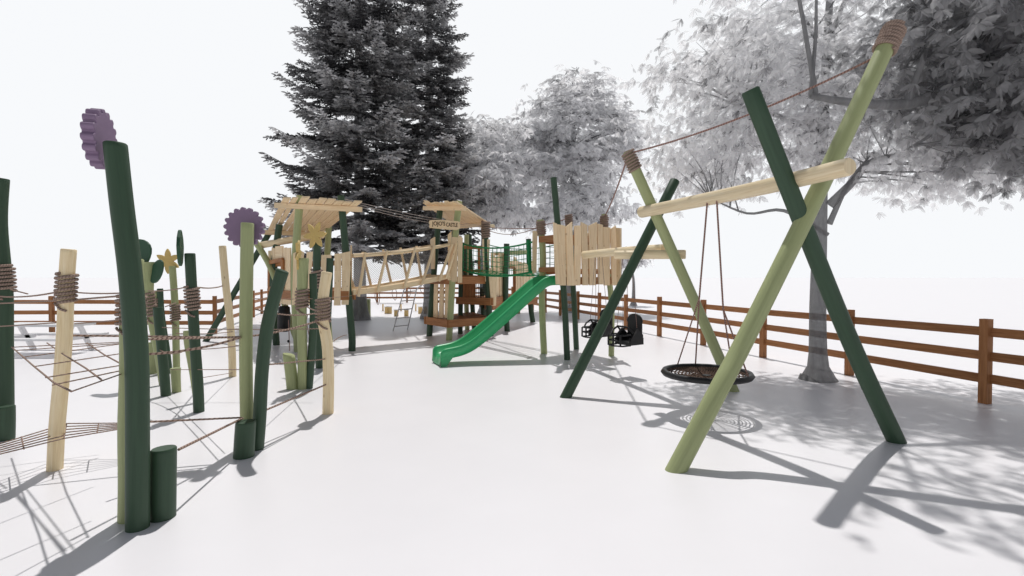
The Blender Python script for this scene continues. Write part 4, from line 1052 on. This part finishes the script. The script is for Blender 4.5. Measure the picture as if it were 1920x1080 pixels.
# middle distance trees
b3 = V((2.75, 24, 0))
broadleaf('tall rounded pale tree in the centre behind the slide tower', b3, 12, .22, [(0, 0, 2), (.05, 0, 4), (.1, 0, 7), (.1, 0, 11)],
    [E(1072, 300, 24, 2.8, 2.4, 2.9, 6), E(1075, 185, 24, 1.9, 1.7, 1.35, 2.4), E(1150, 270, 24, 1.4, 1.6, 1.9, 1.8), E(1000, 275, 23.6, 1.5, 1.6, 2.0, 2.0), E(1080, 400, 23.6, 3.0, 2.0, .9, 2)],
    190, 6200, 5, .28, .36, 'leaf_far', 'bark', 31, droop=.8, spread=.42, shell=.5)
b4 = V((-1.25, 22, 0))
broadleaf('smaller pale tree between the spruces and the tall rounded tree', b4, 8.5, .16, [(0, 0, 2), (.05, 0, 4), (0, 0, 6), (0, 0, 8)],
    [E(910, 270, 22, 1.3, 1.4, 1.25, 3), E(900, 340, 21.6, 1.85, 1.6, 1.2, 4), E(865, 330, 21.2, .95, 1.1, .8, 1.6), E(930, 400, 22, 1.5, 1.5, .7, 1.8)],
    95, 3000, 5, .29, .34, 'leaf_far', 'bark', 41, droop=.9, spread=.38, shell=.5)
b5 = V((6.3, 27, 0))
broadleaf('distant low pale tree glimpsed behind the wooden beams right of the slide tower', (7.0, 29.5, 0), 5, .12, [(0, 0, 1.5), (-.2, 0, 2.4), (-.3, 0, 3)],
    [((6.6, 29.3, 2.75), (1.1, .8, .42), 1)], 60, 1500, 5, .24, .34, 'leaf_far', 'bark', 51, droop=.6, spread=.22)
# ------------------------------------------------------------------ light
EL = math.radians(69.7)
sun = bpy.data.lights.new('sun', 'SUN'); sun.energy = 2.88; sun.angle = math.radians(.8); sun.color = (1, .975, .945)
so = bpy.data.objects.new('sun', sun); C.objects.link(so); so.rotation_euler = (-(math.pi/2-EL), 0, math.radians(-1.0))
w = bpy.data.worlds.new('World'); sc.world = w; w.use_nodes = True; N = w.node_tree.nodes; L = w.node_tree.links
bg = N['Background']; out = N['World Output']
sky = N.new('ShaderNodeTexSky'); sky.sky_type = 'NISHITA'; sky.sun_disc = False; sky.sun_elevation = EL; sky.sun_rotation = 0
sky.dust_density = 1.0; sky.air_density = 1.0
hs = N.new('ShaderNodeHueSaturation'); hs.inputs['Saturation'].default_value = .5; L.new(sky.outputs[0], hs.inputs['Color'])
L.new(hs.outputs[0], bg.inputs['Color']); bg.inputs['Strength'].default_value = .04
# bright white haze band: high on the sunward side of the sky, low round the rest of the horizon
def mth(op, a, b=None, clamp=False):
    n = N.new('ShaderNodeMath'); n.operation = op; n.use_clamp = clamp
    for i, v in enumerate((a, b)):
        if v is None: continue
        if isinstance(v, (int, float)): n.inputs[i].default_value = v
        else: L.new(v, n.inputs[i])
    return n.outputs[0]
def smooth(v, lo, hi, to0, to1):
    n = N.new('ShaderNodeMapRange'); n.interpolation_type = 'SMOOTHSTEP'
    for k, x in (('From Min', lo), ('From Max', hi), ('To Min', to0), ('To Max', to1)):
        if isinstance(x, (int, float)): n.inputs[k].default_value = x
        else: L.new(x, n.inputs[k])
    L.new(v, n.inputs['Value']); return n.outputs[0]
tc = N.new('ShaderNodeTexCoord'); nz = N.new('ShaderNodeVectorMath'); nz.operation = 'NORMALIZE'; L.new(tc.outputs['Generated'], nz.inputs[0])
sp = N.new('ShaderNodeSeparateXYZ'); L.new(nz.outputs[0], sp.inputs[0])
front = smooth(sp.outputs['Y'], .35, .66, 0.0, 1.0)
lo = mth('ADD', mth('MULTIPLY', front, .27), .22); hi = mth('ADD', mth('MULTIPLY', front, .27), .42)
band = smooth(sp.outputs['Z'], lo, hi, 1.0, 0.0)
bg2 = N.new('ShaderNodeBackground'); bg2.inputs['Color'].default_value = (.962, .978, 1, 1); bg2.inputs['Strength'].default_value = .975
mxw = N.new('ShaderNodeMixShader'); L.new(mth('MULTIPLY', band, mth('ADD', mth('MULTIPLY', front, .3), .7)), mxw.inputs[0])
L.new(bg.outputs[0], mxw.inputs[1]); L.new(bg2.outputs[0], mxw.inputs[2]); L.new(mxw.outputs[0], out.inputs['Surface'])
sc.view_settings.view_transform = 'Standard'; sc.view_settings.look = 'None'; sc.view_settings.exposure = 0; sc.view_settings.gamma = 1
sc.render.engine = 'CYCLES'; sc.cycles.use_denoising = True
sc.cycles.max_bounces = 9; sc.cycles.diffuse_bounces = 7; sc.cycles.transparent_max_bounces = 22
for o in list(C.objects):
    for k_ in ('_e', '_o', '_p'):
        if k_ in o.keys(): del o[k_]
